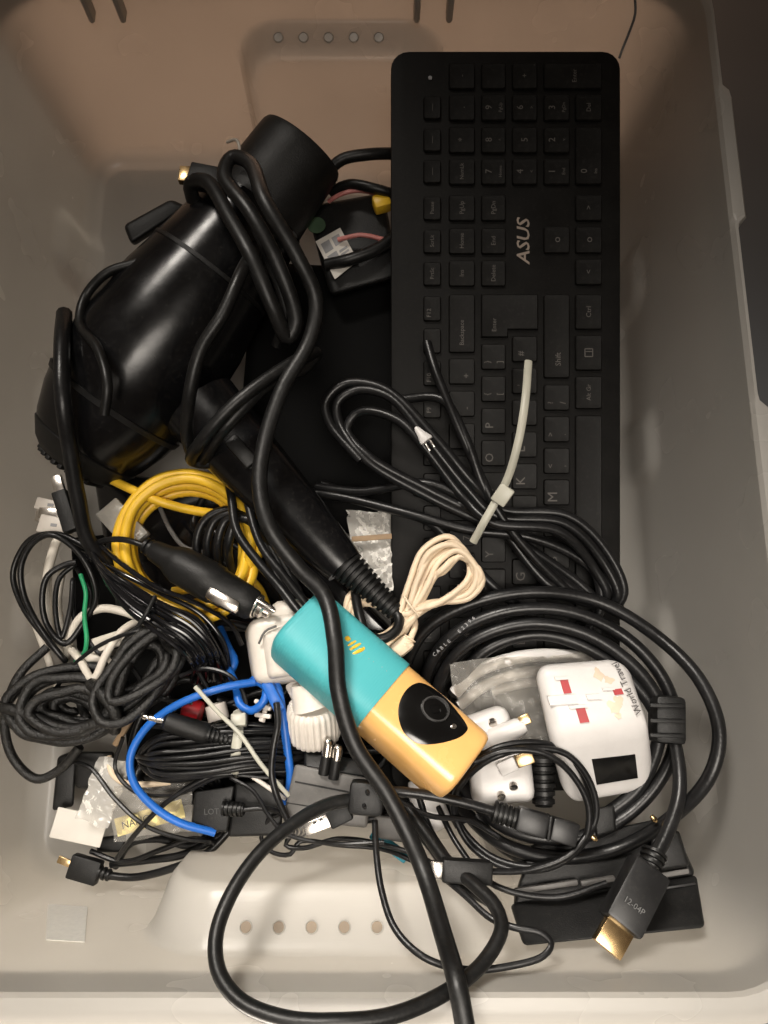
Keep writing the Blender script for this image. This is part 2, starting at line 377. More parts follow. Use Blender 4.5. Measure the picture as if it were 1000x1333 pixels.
zs = [0.0005, 0.0012, 0.003, 0.006, 0.010, 0.015] + list(np.linspace(0.02, 0.11, 24)) + list(np.linspace(0.112, 0.128, 17)) + [0.132, 0.138, 0.145, 0.152, 0.158, ZR]
def fil(z): return -0.014 * (1 - math.sqrt(max(0, 1 - (1 - min(z, 0.014) / 0.014) ** 2)))
rings = [tub_ring(z, fil(z), NS) for z in zs]
outer = [tub_ring(z, fil(z) + 0.0028, NS) for z in zs]
nR = len(rings[0]); vs_, fs_ = [], []
for rg in rings: vs_ += rg
base = len(vs_); vs_ += [V((p.x, p.y, p.z - 0.003 if i == 0 else p.z)) for i, rg in enumerate(outer) for p in rg]
for b0, fl in ((0, False), (base, True)):
    for i in range(len(zs) - 1):
        for k in range(nR): fs_.append((b0 + i * nR + k, b0 + i * nR + (k + 1) % nR, b0 + (i + 1) * nR + (k + 1) % nR, b0 + (i + 1) * nR + k))
last = (len(zs) - 1) * nR
for k in range(nR): fs_.append((last + k, last + (k + 1) % nR, base + last + (k + 1) % nR, base + last + k))
fs_.append(tuple(range(nR))); fs_.append(tuple(range(base, base + nR)))
add('tub_shell', (vs_, fs_), TUB, tub)
# rim flange with a down-turned lip; it steps back along the latch on the right
prof = [(0.000, ZR), (0.0015, ZR + 0.0028), (0.006, ZR + 0.0034), (0.0125, ZR + 0.003), (0.0150, ZR + 0.001), (0.0150, ZR - 0.022), (0.0125, ZR - 0.022), (0.0125, ZR - 0.002), (0.0029, ZR - 0.002)]
rv, rf = [], []
for off, z in prof:
    rg = tub_ring(ZR, off, NS, False)
    for p in rg:
        if p.x > BX1 + 0.012 and off > 0.005:
            yy = p.y
            step = 0.0055 * (sst(0.150, 0.155, yy) - sst(0.262, 0.267, yy)) + 0.0050 * sst(0.352, 0.356, yy)
            p.x -= step * (off / 0.015) + off * 0.35
        rv.append(V((p.x, p.y, z)))
for i in range(len(prof) - 1):
    for k in range(nR): rf.append((i * nR + k, i * nR + (k + 1) % nR, (i + 1) * nR + (k + 1) % nR, (i + 1) * nR + k))
add('rim', (rv, rf), TUB, tub)
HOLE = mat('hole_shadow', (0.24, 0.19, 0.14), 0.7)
for k in range(5):
    x = HC - 0.008 + (k - 2) * 0.0172
    for yy, zz, tl_ in ((BY0 + 0.0005, 0.1186, R(-20)), (BY1 + 0.003, 0.1206, R(15.5))):
        Mh = Matrix.Translation((x, yy, zz)) @ Matrix.Rotation(tl_, 4, 'X'); g = []; fs2 = []
        for r_, z_ in ((0.0035, -0.0012), (0.0035, 0.0005), (0.0030, 0.0007), (0.0027, 0.0)):
            g += [Mh @ V((r_ * math.cos(a * math.pi / 10), r_ * math.sin(a * math.pi / 10), z_)) for a in range(20)]
        for i in range(3):
            for a in range(20): fs2.append((i * 20 + a, i * 20 + (a + 1) % 20, (i + 1) * 20 + (a + 1) % 20, (i + 1) * 20 + a))
        o = add('drain_hole', (g, fs2), TUB, tub)
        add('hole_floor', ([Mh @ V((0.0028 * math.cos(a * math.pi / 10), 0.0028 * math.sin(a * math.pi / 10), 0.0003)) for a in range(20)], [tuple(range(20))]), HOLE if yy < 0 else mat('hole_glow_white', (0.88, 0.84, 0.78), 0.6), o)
# short ribs under the far rim
for x in (-0.197, -0.176, 0.022, 0.044):
    add('wall_rib', boxgeo(x - 0.0022, x + 0.0022, BY1 + 0.006, BY1 + 0.0175, 0.128, 0.161, 0.002), TUB, tub)

def wall_sticker(px0, px1, py0, py1, side, label, m):
    def hit(px, py):
        d = ray(px, py)
        if side == 'N':   # y = BY0 - k z
            k = 0.015 / ZR; t = (BY0 - k * CAM.z - CAM.y) / (d.y + k * d.z)
        else:
            k = 0.015 / ZR; t = (BX0 - k * CAM.z - CAM.x) / (d.x + k * d.z)
        return CAM + d * t
    q = [hit(px0, py0), hit(px1, py0 + 4), hit(px1 - 4, py1), hit(px0 - 2, py1 - 3)]; n = (q[1] - q[0]).cross(q[3] - q[0]).normalized(); n = n if n.dot(CAM - q[0]) > 0 else -n
    o = add('paper_sticker', ([p + n * .0004 for p in q] + [p + n * .0008 for p in q], [(0, 1, 2, 3), (4, 5, 6, 7), (0, 1, 5, 4), (1, 2, 6, 5), (2, 3, 7, 6), (3, 0, 4, 7)]), m, smooth=False); tag(o, label, 'sticker')
PALE = mat('pale_sticker', (0.82, 0.80, 0.75), 0.4, var=0.06, scale=400)
wall_sticker(62, 114, 1178, 1228, 'N', 'small pale sticker on the near wall at the lower left', PALE)

# ================================================================ keyboard (leans on the heap, facing the lens)
KD = 0.48; KS = KD / F
Mk = Matrix((RIGHT, UP, -FWD)).transposed().to_4x4(); Mk.translation = CAM + (RIGHT * (658.5 - 500) / F + UP * (666.5 - 549) / F + FWD) * KD
kb = thing('keyboard', 'long black computer keyboard standing on end at the right of the box', 'keyboard', Mk)
def kp(px, py): return ((px - 658.5) * KS, (549 - py) * KS)
def rrect(cx, cy, hx, hy, r, n=5):
    o = []
    for sx, sy, a0 in ((1, 1, 0), (-1, 1, 90), (-1, -1, 180), (1, -1, 270)):
        for k in range(n + 1):
            a = R(a0 + 90 * k / n); o.append((cx + sx * (hx - r) + r * math.cos(a), cy + sy * (hy - r) + r * math.sin(a)))
    return o
def prism(rings_):
    n = len(rings_[0]); vs_ = [V(p) for rg in rings_ for p in rg]; fs_ = []
    for i in range(len(rings_) - 1):
        for k in range(n): fs_.append((i * n + k, i * n + (k + 1) % n, (i + 1) * n + (k + 1) % n, (i + 1) * n + k))
    fs_.append(tuple(range(n - 1, -1, -1))); fs_.append(tuple(range((len(rings_) - 1) * n, len(rings_) * n))); return vs_, fs_
kx0, ky0 = kp(509, 66); kx1, ky1 = kp(808, 1030); hx, hy = (kx1 - kx0) / 2, (ky0 - ky1) / 2; kcx, kcy = (kx0 + kx1) / 2, (ky0 + ky1) / 2
add('case', prism([[(x, y, z) for x, y in rrect(kcx, kcy, hx - i, hy - i, 0.011 - i * .5)] for z, i in ((-0.014, 0.002), (-0.012, 0), (-0.0012, 0), (-0.0003, 0.0005), (0, 0.0015))]), KEYB, kb, local=True)
KM = {}
def key(x0, x1, y0, y1, legend=None, size=11, two=None, off=(0, 0)):
    cx, cy = kp((x0 + x1) / 2, (y0 + y1) / 2); w, h = round((x1 - x0) * KS / 2, 5), round((y1 - y0) * KS / 2, 5)
    if (w, h) not in KM:
        # dished cap standing in a shallow dark moat
        rg = [[(x, y, z) for x, y in rrect(0, 0, w + i, h + i, 0.0016 + max(i, -.0008), 3)] for z, i in ((0.00005, 0.0), (0.0016, -0.0002), (0.0021, -0.0007), (0.0019, -0.0030))]
        KM[(w, h)] = prism(rg)
        o = add('key', KM[(w, h)], KEYC, kb, local=True); KM[(w, h)] = o.data
    else:
        o = bpy.data.objects.new('key', KM[(w, h)]); col.objects.link(o); o.parent = kb; WM[o.name] = WM[kb.name]
    o.location = (cx, cy, 0)
    items = []
    if legend: items.append((legend, size, off))
    if two: items += two
    for s, sz, (ox, oy) in items:
        g = textgeo(s, sz * KS, 0.004); Mr = Matrix.Translation((ox * KS, oy * KS, 0.0022)) @ Matrix.Rotation(math.pi / 2, 4, 'Z')
        lo = add('legend', xf(Mr, g), LEG, o, smooth=False, local=True)
    return o
fx = (551, 574); r1 = (584, 618); r2 = (626, 658); r3 = (666, 699); r4 = (707, 741); r5 = (748, 783)
# number pad (right end of the board = top of the photo)
for (y0, ls) in ((125, ['—', '.', '9', '6', '3', '.']), (167, ['—', '*', '8', '5', '2', None]), (208, ['—', 'NumLk', '7', '4', '1', '0'])):
    key(*fx, y0 + 2, y0 + 32, ls[0], 9)
    for rr, s in zip((r1, r2, r3, r4), ls[1:5]):
        sub = {'9': 'PgUp', '7': 'Home', '3': 'PgDn', '1': 'End', '4': '<', '6': '>', '8': '^', '2': 'v'}.get(s)
        key(*rr, y0, y0 + 34, s, 12 if len(s) < 2 else 7, [(sub, 6, (9, 0))] if sub else None, (-6, 0) if sub else (0, 0))
    if ls[5] == '.': key(*r5, y0, y0 + 34, 'Del', 8)
key(*r5, 167, 242, '0', 12, [('Ins', 6, (9, -20))], (-6, -20))
key(*r2, 84, 118, None); key(r1[0], r1[1], 84, 118, '-', 10); key(r3[0], r3[1], 84, 118, '+', 10); key(r4[0], r5[1], 84, 118, 'Enter', 8, None, (2, 0))
add('indicator_lamp', prism([[(x, y, z) for x, y in rrect(*kp(560, 102), 0.0012, 0.0012, 0.0011, 3)] for z in (0.0001, 0.0008)]), GREYP, kb, local=True)
# navigation block
for y0, a, b, c in ((255, 'Pause', 'PgUp', 'PgDn'), (298, 'ScrLk', 'Home', 'End'), (340, 'PrtSc', 'Ins', 'Delete')):
    key(*fx, y0 + 2, y0 + 33, a, 7); key(*r1, y0, y0 + 34, b, 8); key(*r2, y0, y0 + 34, c, 8)
key(*r4, 296, 331, 'o', 14, None, (0, 0)); key(r5[0], r5[1], 255, 289, '>', 10); key(*r5, 296, 331, 'o', 14); key(*r5, 338, 372, '<', 10)
gl = textgeo('ASUS', 30 * KS, 0.003, 0.012)
Mr = Matrix.Translation((*kp(682, 313), 0.00015)) @ Matrix.Rotation(math.pi / 2, 4, 'Z') @ Matrix(((0.86, 0.18, 0, 0), (0, 0.78, 0, 0), (0, 0, 1, 0), (0, 0, 0, 1)))
add('logo', xf(Mr, gl), LOGO, kb, smooth=False, local=True)
# function row
yy = 386
for k, s in enumerate(['F12', 'F11', 'F10', 'F9', 'F8', 'F7', 'F6', 'F5', 'F4', 'F3', 'F2', 'F1', 'Esc']):
    key(*fx, yy, yy + 33, s, 8, None, (-4, -6)); yy += 42 + (20 if k % 4 == 3 else 0)
# number row
key(*r1, 384, 460, 'Backspace', 8, None, (0, -12))
for k, s in enumerate(['+', '-', '0', '9', '8', '7', '6', '5', '4', '3', '2', '1', '`']): key(*r1, 467 + 42 * k, 501 + 42 * k, s, 12, None, (6, -6))
# enter (L shaped: two joined blocks read as one key)
def lkey():
    out = [(626, 384), (700, 384), (700, 430), (661, 430), (661, 440), (626, 440)]; cx, cy = 663, 412
    L = [kp(x, y) for x, y in out]; c0 = kp(cx, cy); q = [(x - c0[0], y - c0[1]) for x, y in L]
    def ins(d):
        sg_ = [(1, -1), (-1, -1), (-1, 1), (-1, 1), (-1, 1), (1, 1)]; return [(x + a * d, y + b * d) for (x, y), (a, b) in zip(q, sg_)]
    o = add('key', prism([[(x, y, z) for x, y in ins(i)] for z, i in ((.00005, 0), (.0016, .0002), (.0021, .0007), (.0020, .0012))]), KEYC, kb, local=True); o.location = (*c0, 0)
    add('legend', xf(Matrix.Translation((-20 * KS, -12 * KS, .0022)) @ Matrix.Rotation(math.pi / 2, 4, 'Z'), textgeo('Enter', 8 * KS, .004)), LEG, o, smooth=False, local=True)
lkey()
for k, s in enumerate([']', '[', 'P', 'O', 'I', 'U', 'Y', 'T', 'R', 'E', 'W', 'Q']):
    two = [({']': '}', '[': '{'}[s], 10, (-8, -7))] if s in '[]' else None
    key(*r2, 448 + 41.7 * k, 482 + 41.7 * k, s, 15 if s.isalpha() else 10, two, (-5, -6) if s.isalpha() else (8, -7))
key(*r2, 949, 1005, 'Tab', 8)
for k, s in enumerate(['#', "'", ';', 'L', 'K', 'J', 'H', 'G', 'F', 'D', 'S', 'A']): key(*r3, 438 + 41.3 * k, 472 + 41.3 * k, s, 17 if s.isalpha() else 11, None, (-5, -6))
key(*r3, 934, 1005, 'Caps', 8)
key(*r4, 384, 493, 'Shift', 10, None, (2, -30))
for k, s in enumerate(['/', '.', ',', 'M', 'N', 'B', 'V', 'C', 'X', 'Z']):
    two = [({'/': '?', '.': '>', ',': '<'}[s], 10, (-8, -7))] if not s.isalpha() else None
    key(*r4, 501 + 41 * k, 535 + 41 * k, s, 18 if s.isalpha() else 11, two, (-5, -6) if s.isalpha() else (8, -7))
key(*r4, 912, 1005, 'Shift', 10)
key(*r5, 384, 430, 'Ctrl', 9); m_ = key(*r5, 437, 483, None); key(*r5, 490, 533, 'Alt Gr', 8); key(*r5, 541, 800); key(*r5, 808, 850, 'Alt', 8); key(*r5, 858, 902); key(*r5, 910, 1005, 'Ctrl', 8)
for d, (w_, h_, o_) in enumerate(((10, 1.2, (0, 5)), (10, 1.2, (0, -5)), (1.2, 10, (5, 0)), (1.2, 10, (-5, 0)), (10, 1.0, (0, 1.5)))):
    add('legend', prism([[(x, y, z) for x, y in rrect(o_[0] * KS, o_[1] * KS, w_ * KS / 2, h_ * KS / 2, 0.0001, 1)] for z in (0.0019, 0.0022)]), LEG, m_, smooth=False, local=True)

# ================================================================ hair dryer
dr = thing('hair_dryer', 'large glossy black hair dryer lying at the left with its handle pointing down', 'hair dryer', P(240, 420, 0.03))
BA, BB = (104, 592, 0.075), (394, 192, 0.125)
add('barrel', lathe(BA, BB, [(0.0, 58), (0.012, 66), (0.05, 76), (0.12, 88), (0.22, 98), (0.32, 101), (0.45, 96), (0.58, 84), (0.70, 74), (0.78, 69), (0.80, 67)], 48), DRYER, dr)
add('nozzle', lathe(BA, BB, [(0.77, 62), (0.775, 66), (0.80, 66), (0.88, 63), (0.96, 61), (0.99, 60), (1.0, 58), (1.0, 52), (0.93, 50)], 40, 0.92), MATTE, dr)
add('rear_grille', lathe(BA, BB, [(-0.035, 30), (-0.03, 48), (-0.01, 60), (0.03, 73), (0.034, 71)], 40), MATTE, dr)
for k in range(9):
    t = -0.037; M_, L_, s_ = frame(BA, BB); y_ = (k - 4) * 10; hl = math.sqrt(max(1, 46 ** 2 - y_ ** 2))
    add('grille_slat', xf(M_, boxgeo(t * L_ - 0.0015, t * L_ + 0.002, (y_ - 3) * s_, (y_ + 3) * s_, -hl * s_, hl * s_, 0.0006)), MATTE, dr)
add('trim_ring', lathe(BA, BB, [(0.155, 90), (0.156, 93.5), (0.170, 95.5), (0.171, 92)], 48), MATTE, dr)
add('trim_ring', lathe(BA, BB, [(0.585, 82), (0.587, 85), (0.597, 84), (0.599, 80)], 48), MATTE, dr)
hd = add('handle', lathe((262, 530, 0.106), (448, 738, 0.110), [(0, 54), (0.15, 50), (0.4, 44), (0.7, 37), (0.95, 29), (1.0, 26)], 32, 0.85), DRYER, dr)
add('handle_seam', block((325, 600, 0.1225), (430, 718, 0.1205), 3, 0.002, 0.0005), MATTE, hd)
add('switch', block((300, 572, 0.1255), (330, 606, 0.1245), 20, 0.008, 0.002), MATTE, hd)
add('strain_relief', ribbed((434, 720, 0.110), (517, 798, 0.110), 26, 12, 14, 24, 0.85), BLK2, dr)
add('cord', cord([(512, 790, 0.110), (520, 806, 0.112), (515, 822, 0.116), (495, 832, 0.118), (477, 826, 0.118), (468, 800, 0.114), (463, 770, 0.105), (470, 740, 0.09)], 13), BLK2, dr)

# thick flat cord wound over the dryer, then down to the bottom edge of the photo
fc = thing('flat_power_cord', 'thick flat black cord draped over dryer and turquoise gadget, running off the bottom', 'cord', P(400, 700, 0.05))
add('cord', cord([(252, 262, .140), (248, 240, .150), (268, 236, .158), (300, 285, .166), (330, 340, .168), (355, 400, .158), (375, 440, .145), (385, 420, .148), (360, 340, .165), (325, 275, .172), (292, 228, .168), (302, 205, .165), (325, 212, .170), (345, 262, .176), (385, 330, .168), (411, 390, .155), (404, 440, .150), (368, 505, .148), (346, 570, .146), (338, 630, .146), (350, 685, .146), (388, 738, .140), (422, 775, .140), (436, 835, .146), (441, 900, .147), (462, 970, .143), (505, 1035, .140), (548, 1125, .142), (578, 1220, .165), (595, 1280, .182), (608, 1350, .186)], 21, 12, 0.75), BLK2, fc)
wc = thing('power_cable', 'black cord wrapped in loops round the waist of the hair dryer', 'cord', P(300, 470, 0.05))
add('cord', cord([(338, 318, .130), (316, 352, .168), (290, 410, .168), (262, 455, .162), (246, 520, .150), (245, 575, .125), (258, 602, .110), (290, 560, .140), (350, 500, .140), (395, 480, .130), (412, 460, .128), (385, 470, .142), (310, 522, .150), (262, 575, .140), (252, 600, .115), (290, 600, .11), (330, 560, .10)], 17), BLK2, wc)
lc = thing('power_cable', 'thick black cord hanging down over the back end of the hair dryer', 'cord', P(90, 500, 0.05))
add('cord', cord([(235, 305, .125), (190, 338, .135), (140, 355, .135), (112, 385, .130), (104, 420, .132), (128, 455, .148), (140, 500, .152), (136, 540, .145)], 13), BLK2, lc)
v2 = thing('power_cable', 'stiff vertical black cord with a rounded end beside the left wall', 'cord', P(90, 600, 0.05))
add('cord', cord([(84, 408, .120), (81, 450, .135), (82, 520, .137), (92, 590, .120), (102, 650, .105), (116, 705, .090), (150, 745, .075)], 21), BLK, v2)

# ---------------------------------------------------------------- things beyond and beside the dryer
hp = thing('video_cable_plug', 'black video cable plug with copper tip poking out above the hair dryer', 'plug', P(265, 230, 0.15))
add('plug_body', block((248, 229, .150), (290, 237, .150), 28, 0.011), MATTE, hp)
add('plug_tip', block((234, 228, .150), (249, 229, .150), 22, 0.0045, 0.0003), GOLD, hp)
add('cord', cord([(288, 236, .150), (305, 250, .152), (330, 290, .160), (356, 350, .158), (372, 410, .145), (360, 450, .13)], 14), BLK2, hp)
o = add('black_clip', hexa([(160, 292, .118), (222, 258, .118), (245, 268, .116), (170, 318, .116)], [(165, 300, .100), (226, 266, .100), (246, 276, .1), (174, 322, .1)], 0.003), MATTE); tag(o, 'small flat black plastic piece behind the hair dryer barrel', 'clip')
o = add('cable_clip', cord([(296, 185, .160), (308, 182, .165), (312, 196, .165), (302, 204, .160)], 4), CLIP); tag(o, 'tiny clear plastic loop beside the dryer nozzle', 'clip')
nc = thing('power_cable', 'black cord arching from dryer nozzle to keyboard edge', 'cord', P(470, 210, .1)); add('cord', cord([(425, 225, .120), (445, 208, .125), (480, 201, .126), (530, 200, .118)], 15), BLK2, nc)
nc = thing('power_cable', 'lower black cord passing from dryer nozzle under the keyboard edge', 'cord', P(470, 250, .1)); add('cord', cord([(430, 250, .105), (455, 240, .112), (490, 246, .115), (540, 262, .105)], 13), BLK2, nc)
pb = thing('power_brick', 'black power brick with a white barcode sticker beside the keyboard', 'power brick', P(455, 310, .05))
BT = [(398, 268, .098), (500, 250, .102), (520, 360, .098), (430, 385, .094)]
add('brick_case', hexa(BT, [(400, 275, .05), (500, 262, .05), (515, 365, .05), (430, 390, .05)], 0.004), MATTE, pb)
bf = quadmap([(411, 315, .101), (443, 297, .101), (466, 340, .101), (436, 364, .101)])
st = add('sticker', slab(bf, [(0, 0), (1, 0), (1, 1), (0, 1)], 0.0, 0.0006), PAPER, pb, smooth=False)
for u0, u1, v0, v1 in ((.12, .45, .12, .38), (.55, .85, .12, .36), (.12, .5, .46, .66), (.58, .9, .5, .56), (.58, .9, .6, .65)):
    add('print_mark', slab(bf, [(u0, v0), (u1, v0), (u1, v1), (u0, v1)], 0.0006, 0.0008), GREYP, st, smooth=False)
add('round_sticker', lathe((412, 290, .100), (412, 290, .102), [(0, 10), (1, 10)], 20) if False else slab(quadmap([(400, 283, .1025), (424, 283, .1025), (424, 304, .1025), (400, 304, .1025)]), [(.5 + .5 * math.cos(a * .314), .5 + .5 * math.sin(a * .314)) for a in range(20)], 0, 0.0006), mat('dark_green', (0.05, 0.09, 0.05), 0.5), pb, smooth=False)
o = add('pink_wire', cord([(428, 262, .104), (446, 252, .110), (470, 248, .110), (500, 258, .108), (520, 280, .102)], 6), PINK); tag(o, 'thin pink wire curling over the power brick', 'wire')
o = add('pink_wire', cord([(440, 312, .104), (470, 306, .108), (500, 312, .105), (520, 318, .102)], 6), PINK); tag(o, 'short pink wire just below the barcode brick top', 'wire')
o = add('yellow_connector', block((486, 268, .108), (508, 262, .108), 20, 0.010, 0.002), YEL); tag(o, 'yellow connector half hidden behind the keyboard edge', 'connector')
o = add('power_cable', cord([(425, 345, .101), (455, 338, .106), (490, 325, .106), (525, 300, .103)], 16), BLK2); tag(o, 'black cord crossing the barcode sticker', 'cord')
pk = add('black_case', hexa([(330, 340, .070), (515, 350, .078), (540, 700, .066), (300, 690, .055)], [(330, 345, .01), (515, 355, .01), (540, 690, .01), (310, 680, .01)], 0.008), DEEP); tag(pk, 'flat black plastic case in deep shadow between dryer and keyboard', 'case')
pk = add('black_case', hexa([(120, 610, .040), (330, 640, .046), (520, 830, .05), (150, 800, .032)], [(125, 615, .003), (330, 645, .003), (515, 815, .003), (155, 795, .003)], 0.004), GLOSS); tag(pk, 'glossy black plastic shell under the yellow cable coil', 'case')
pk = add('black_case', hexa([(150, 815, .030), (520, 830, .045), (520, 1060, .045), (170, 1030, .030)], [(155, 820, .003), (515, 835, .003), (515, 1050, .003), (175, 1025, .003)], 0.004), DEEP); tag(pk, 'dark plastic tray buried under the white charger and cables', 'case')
o = add('stray_cable', cord([(806, 76, .146), (812, 60, .15), (820, 40, .155), (827, 18, .16), (825, -20, .168)], 3.2, 6), BLK); tag(o, 'hair thin black wire rising from the keyboard corner to the rim', 'wire')

# ================================================================ cables over the keyboard
def zk(py, up=0.0): return H - KD * math.cos(TILT) + KD * (666.5 - py) / F * math.sin(TILT) + up
hk = thing('power_cable', 'folded hank of black power cable zip-tied across the keyboard', 'cable', P(600, 640, .08))
lp = []
Ls = [((430, 552), (424, 524), (448, 500), (500, 506)), ((441, 548), (440, 524), (464, 508), (506, 516)), ((452, 560), (462, 540), (480, 535), (520, 548))]
Rs = [((740, 672), (790, 718), (812, 772), (796, 792), (745, 752)), ((735, 682), (784, 730), (804, 778), (788, 786), (730, 755)), ((728, 692), (772, 738), (790, 776), (776, 786), (716, 762))]
for k in range(3):
    L_, Rr = Ls[k], Rs[k]; q = k * 9
    lp += [(470 + q * .6, 600 - q * .3, .118), (L_[0][0], L_[0][1], .116), (L_[1][0], L_[1][1], .118), (L_[2][0], L_[2][1], .121), (L_[3][0], L_[3][1], .125), (565 - q, 568 + q * .4, .126), (615 - q * .7, 628 + q, .122 - k * .003), (650 - q * .6, 662 + q, .112 + k * .004),
           (Rr[0][0], Rr[0][1], .112 + k * .003), (Rr[1][0], Rr[1][1], .106), (Rr[2][0], Rr[2][1], .100), (Rr[3][0], Rr[3][1], .095), (Rr[4][0], Rr[4][1], .098 + k * .002), (680 - q, 708 - q * .5, .106), (640, 686 - q * .7, .106 + k * .003), (560, 648 - q, .112)]
lp += [(470, 640, .100), (412, 634, .09)]
add('cord', cord(lp, 12.5, 10), BLK, hk)
add('cord', cord([(556, 446, .128), (566, 480, .130), (592, 545, .128), (622, 612, .122), (648, 665, .118), (690, 720, .110), (745, 775, .1)], 12.5), BLK, hk)
add('cord', cord([(520, 520, .120), (575, 520, .128), (606, 570, .126), (628, 630, .121), (655, 680, .112), (720, 745, .100), (790, 790, .09)], 12.5), BLK, hk)
add('cord', cord([(400, 640, .088), (450, 648, .095), (530, 668, .104), (610, 690, .108), (690, 700, .109), (750, 725, .105), (800, 772, .098), (808, 800, .09)], 12.5), BLK, hk)
add('cord', cord([(420, 630, .086), (480, 655, .095), (560, 680, .102), (600, 720, .100), (650, 770, .096), (690, 800, .09)], 12.5), BLK, hk)
add('cord', cord([(540, 640, .104), (640, 668, .114), (720, 690, .112), (770, 735, .104), (782, 790, .096), (760, 830, .088)], 12.5), BLK, hk)
zt = thing('zip_tie', 'long translucent zip tie standing across the keyboard keys', 'zip tie', P(650, 640, .12))
def strap(pts, wpx, h=0.0011):
    w = [P(*p) for p in pts]; pa = spline(w, .003); s = sum(S(*p) for p in pts) / len(pts); return sweep(pa, wpx * s / 2, 8, 2 * h / (wpx * s))
add('strap', strap([(688, 470, .142), (684, 520, .150), (676, 570, .148), (662, 620, .138), (648, 648, .130), (630, 680, .126), (616, 706, .116)], 10.5), ZIP, zt)
add('head', block((662, 634, .134), (647, 655, .130), 21, 0.005, 0.001), ZIP, zt)
wp = thing('two_pin_connector', 'tiny white two-pin connector lying among the black cords', 'connector', P(550, 570, .13))
add('connector_body', lathe((541, 556, .132), (556, 574, .132), [(0, 2), (.15, 4), (.5, 6), (.9, 9.5), (1, 9)], 14, 0.6), WHITE, wp)
add('pin', block((553, 576, .132), (560, 587, .132), 2.6, 0.0010, 0.0003), STEEL, wp); add('pin', block((558, 570, .132), (566, 582, .132), 2.6, 0.0010, 0.0003), STEEL, wp)

# cream cord hank
cr = thing('cream_cable', 'cream audio cable tied in a figure-eight hank with an angled plug', 'cable', P(540, 780, .09))
lp = []
for k in range(7):
    q = k * 7 - 4
    lp += [(522 + q * .5, 790 - q * .4 + 14, .110), (538 + q * .8, 750 - q * .2 + 8, .113), (556 + q * .6, 718 + q * .7, .116), (586 + q * .35, 703 + q * .55 + (k % 2) * 5, .117), (609 + q * .5, 724 + q * .75, .114), (612 - q * .1, 752 + q * .7, .110), (575 - q * .6, 782 + q * .2, .110), (538, 795 + q * .4, .111),
           (500, 830 + q * .2, .100), (470 - q * .3, 828 - q * .3, .102), (452 + q * .3, 800 - q * .3, .102), (462 + q * .6, 776 + q * .3, .104), (492 + q * .2, 782 + q * .3, .104)]
lp += [(530, 792, .105), (540, 812, .108), (532, 835, .110)]
add('cord', cord([(x + random.uniform(-2.5, 2.5), y + random.uniform(-2.5, 2.5), z + random.uniform(-.002, .003)) for x, y, z in lp], 8.5, 10), CREAM, cr)
add('cord', cord([(536, 790, .108), (532, 812, .106), (512, 838, .104), (492, 846, .1)], 10), CREAM, cr)
add('plug_neck', ribbed((534, 830, .110), (526, 842, .110), 9, 9, 4), CREAM, cr)
add('plug_body', block((535, 832, .108), (498, 862, .108), 22, 0.011, 0.003), CREAM, cr)
add('wire_tie', cord([(526, 776, .119), (534, 788, .121), (545, 802, .118)], 3), CREAM, cr)
bg_ = add('foil_bag', sheet([(452, 668, .075), (512, 664, .085), (512, 770, .085), (470, 780, .08)], 16, 22, 0.006, seed=4, freq=420), FILM2); tag(bg_, 'crumpled clear bag with small silver parts left of the keyboard', 'bag')
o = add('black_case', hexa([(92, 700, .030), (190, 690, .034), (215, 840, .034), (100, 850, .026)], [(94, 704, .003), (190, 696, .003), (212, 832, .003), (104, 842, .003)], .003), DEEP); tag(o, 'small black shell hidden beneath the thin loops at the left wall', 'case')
o = add('brown_strip', block((458, 702, .086), (510, 698, .09), 7, 0.001, 0.0002), BROWN); tag(o, 'narrow brown strip inside the crumpled clear bag', 'strip')

# ================================================================ video cable ring, travel adapter, right side
hc = thing('video_cable', 'thick black video cable coiled in a ring round the white travel adapter', 'cable', P(740, 950, .06))
pts = [(600, 1075, .070), (560, 1000, .064), (530, 930, .066), (528, 868, .084), (556, 818, .096), (620, 784, .104), (700, 771, .106), (780, 784, .104), (852, 826, .110), (910, 884, .122), (936, 950, .128), (924, 1010, .126), (872, 1066, .112), (800, 1106, .100), (720, 1116, .100), (650, 1096, .094), (598, 1045, .078), (560, 960, .066), (553, 890, .080), (584, 832, .096), (650, 798, .104), (735, 795, .106), (812, 828, .104), (862, 882, .106), (880, 940, .108), (868, 1000, .102), (815, 1062, .098), (740, 1092, .098), (660, 1078, .092), (608, 1030, .078), (575, 960, .068), (572, 890, .082), (610, 838, .096), (685, 812, .102), (760, 824, .104), (826, 868, .108), (862, 920, .112), (882, 985, .115), (884, 1035, .120), (868, 1085, .126), (851, 1118, .130)]
add('cord', cord(pts, 17, 12), BLK, hc)
add('cord', cord([(590, 905, .080), (630, 848, .092), (700, 826, .096), (770, 846, .1), (835, 900, .106), (858, 945, .108), (835, 1020, .100), (780, 1068, .094)], 17, 12), BLK, hc)
add('cable_clip', block((868, 906, .113), (868, 968, .113), 40, 0.017, 0.003), MATTE, hc)
for yq in (918, 938, 957):
    add('clip_rib', block((846, yq, .1225), (890, yq + 1, .1225), 5, 0.002, 0.0005), MATTE, hc)
pl = add('plug_body', block((846, 1128, .132), (806, 1206, .140), 54, 0.013, 0.0022), DGREY, hc)
add('strain_relief', ribbed((853, 1108, .129), (843, 1134, .132), 17, 14, 4), BLK2, hc)
add('plug_shell', block((808, 1202, .140), (789, 1236, .143), 40, 0.0055, 0.0004), GOLD, hc)
M_, L_, s_ = frame((846, 1128, .1395), (806, 1206, .1475))
add('print', xf(M_ @ Matrix.Translation((L_ * .62, 0.002, 0.0)) @ Matrix.Rotation(R(90), 4, 'Z'), textgeo('12-04P', 0.0042, 0.01)), mat('worn_print', (0.13, 0.13, 0.13), 0.6), pl, smooth=False)
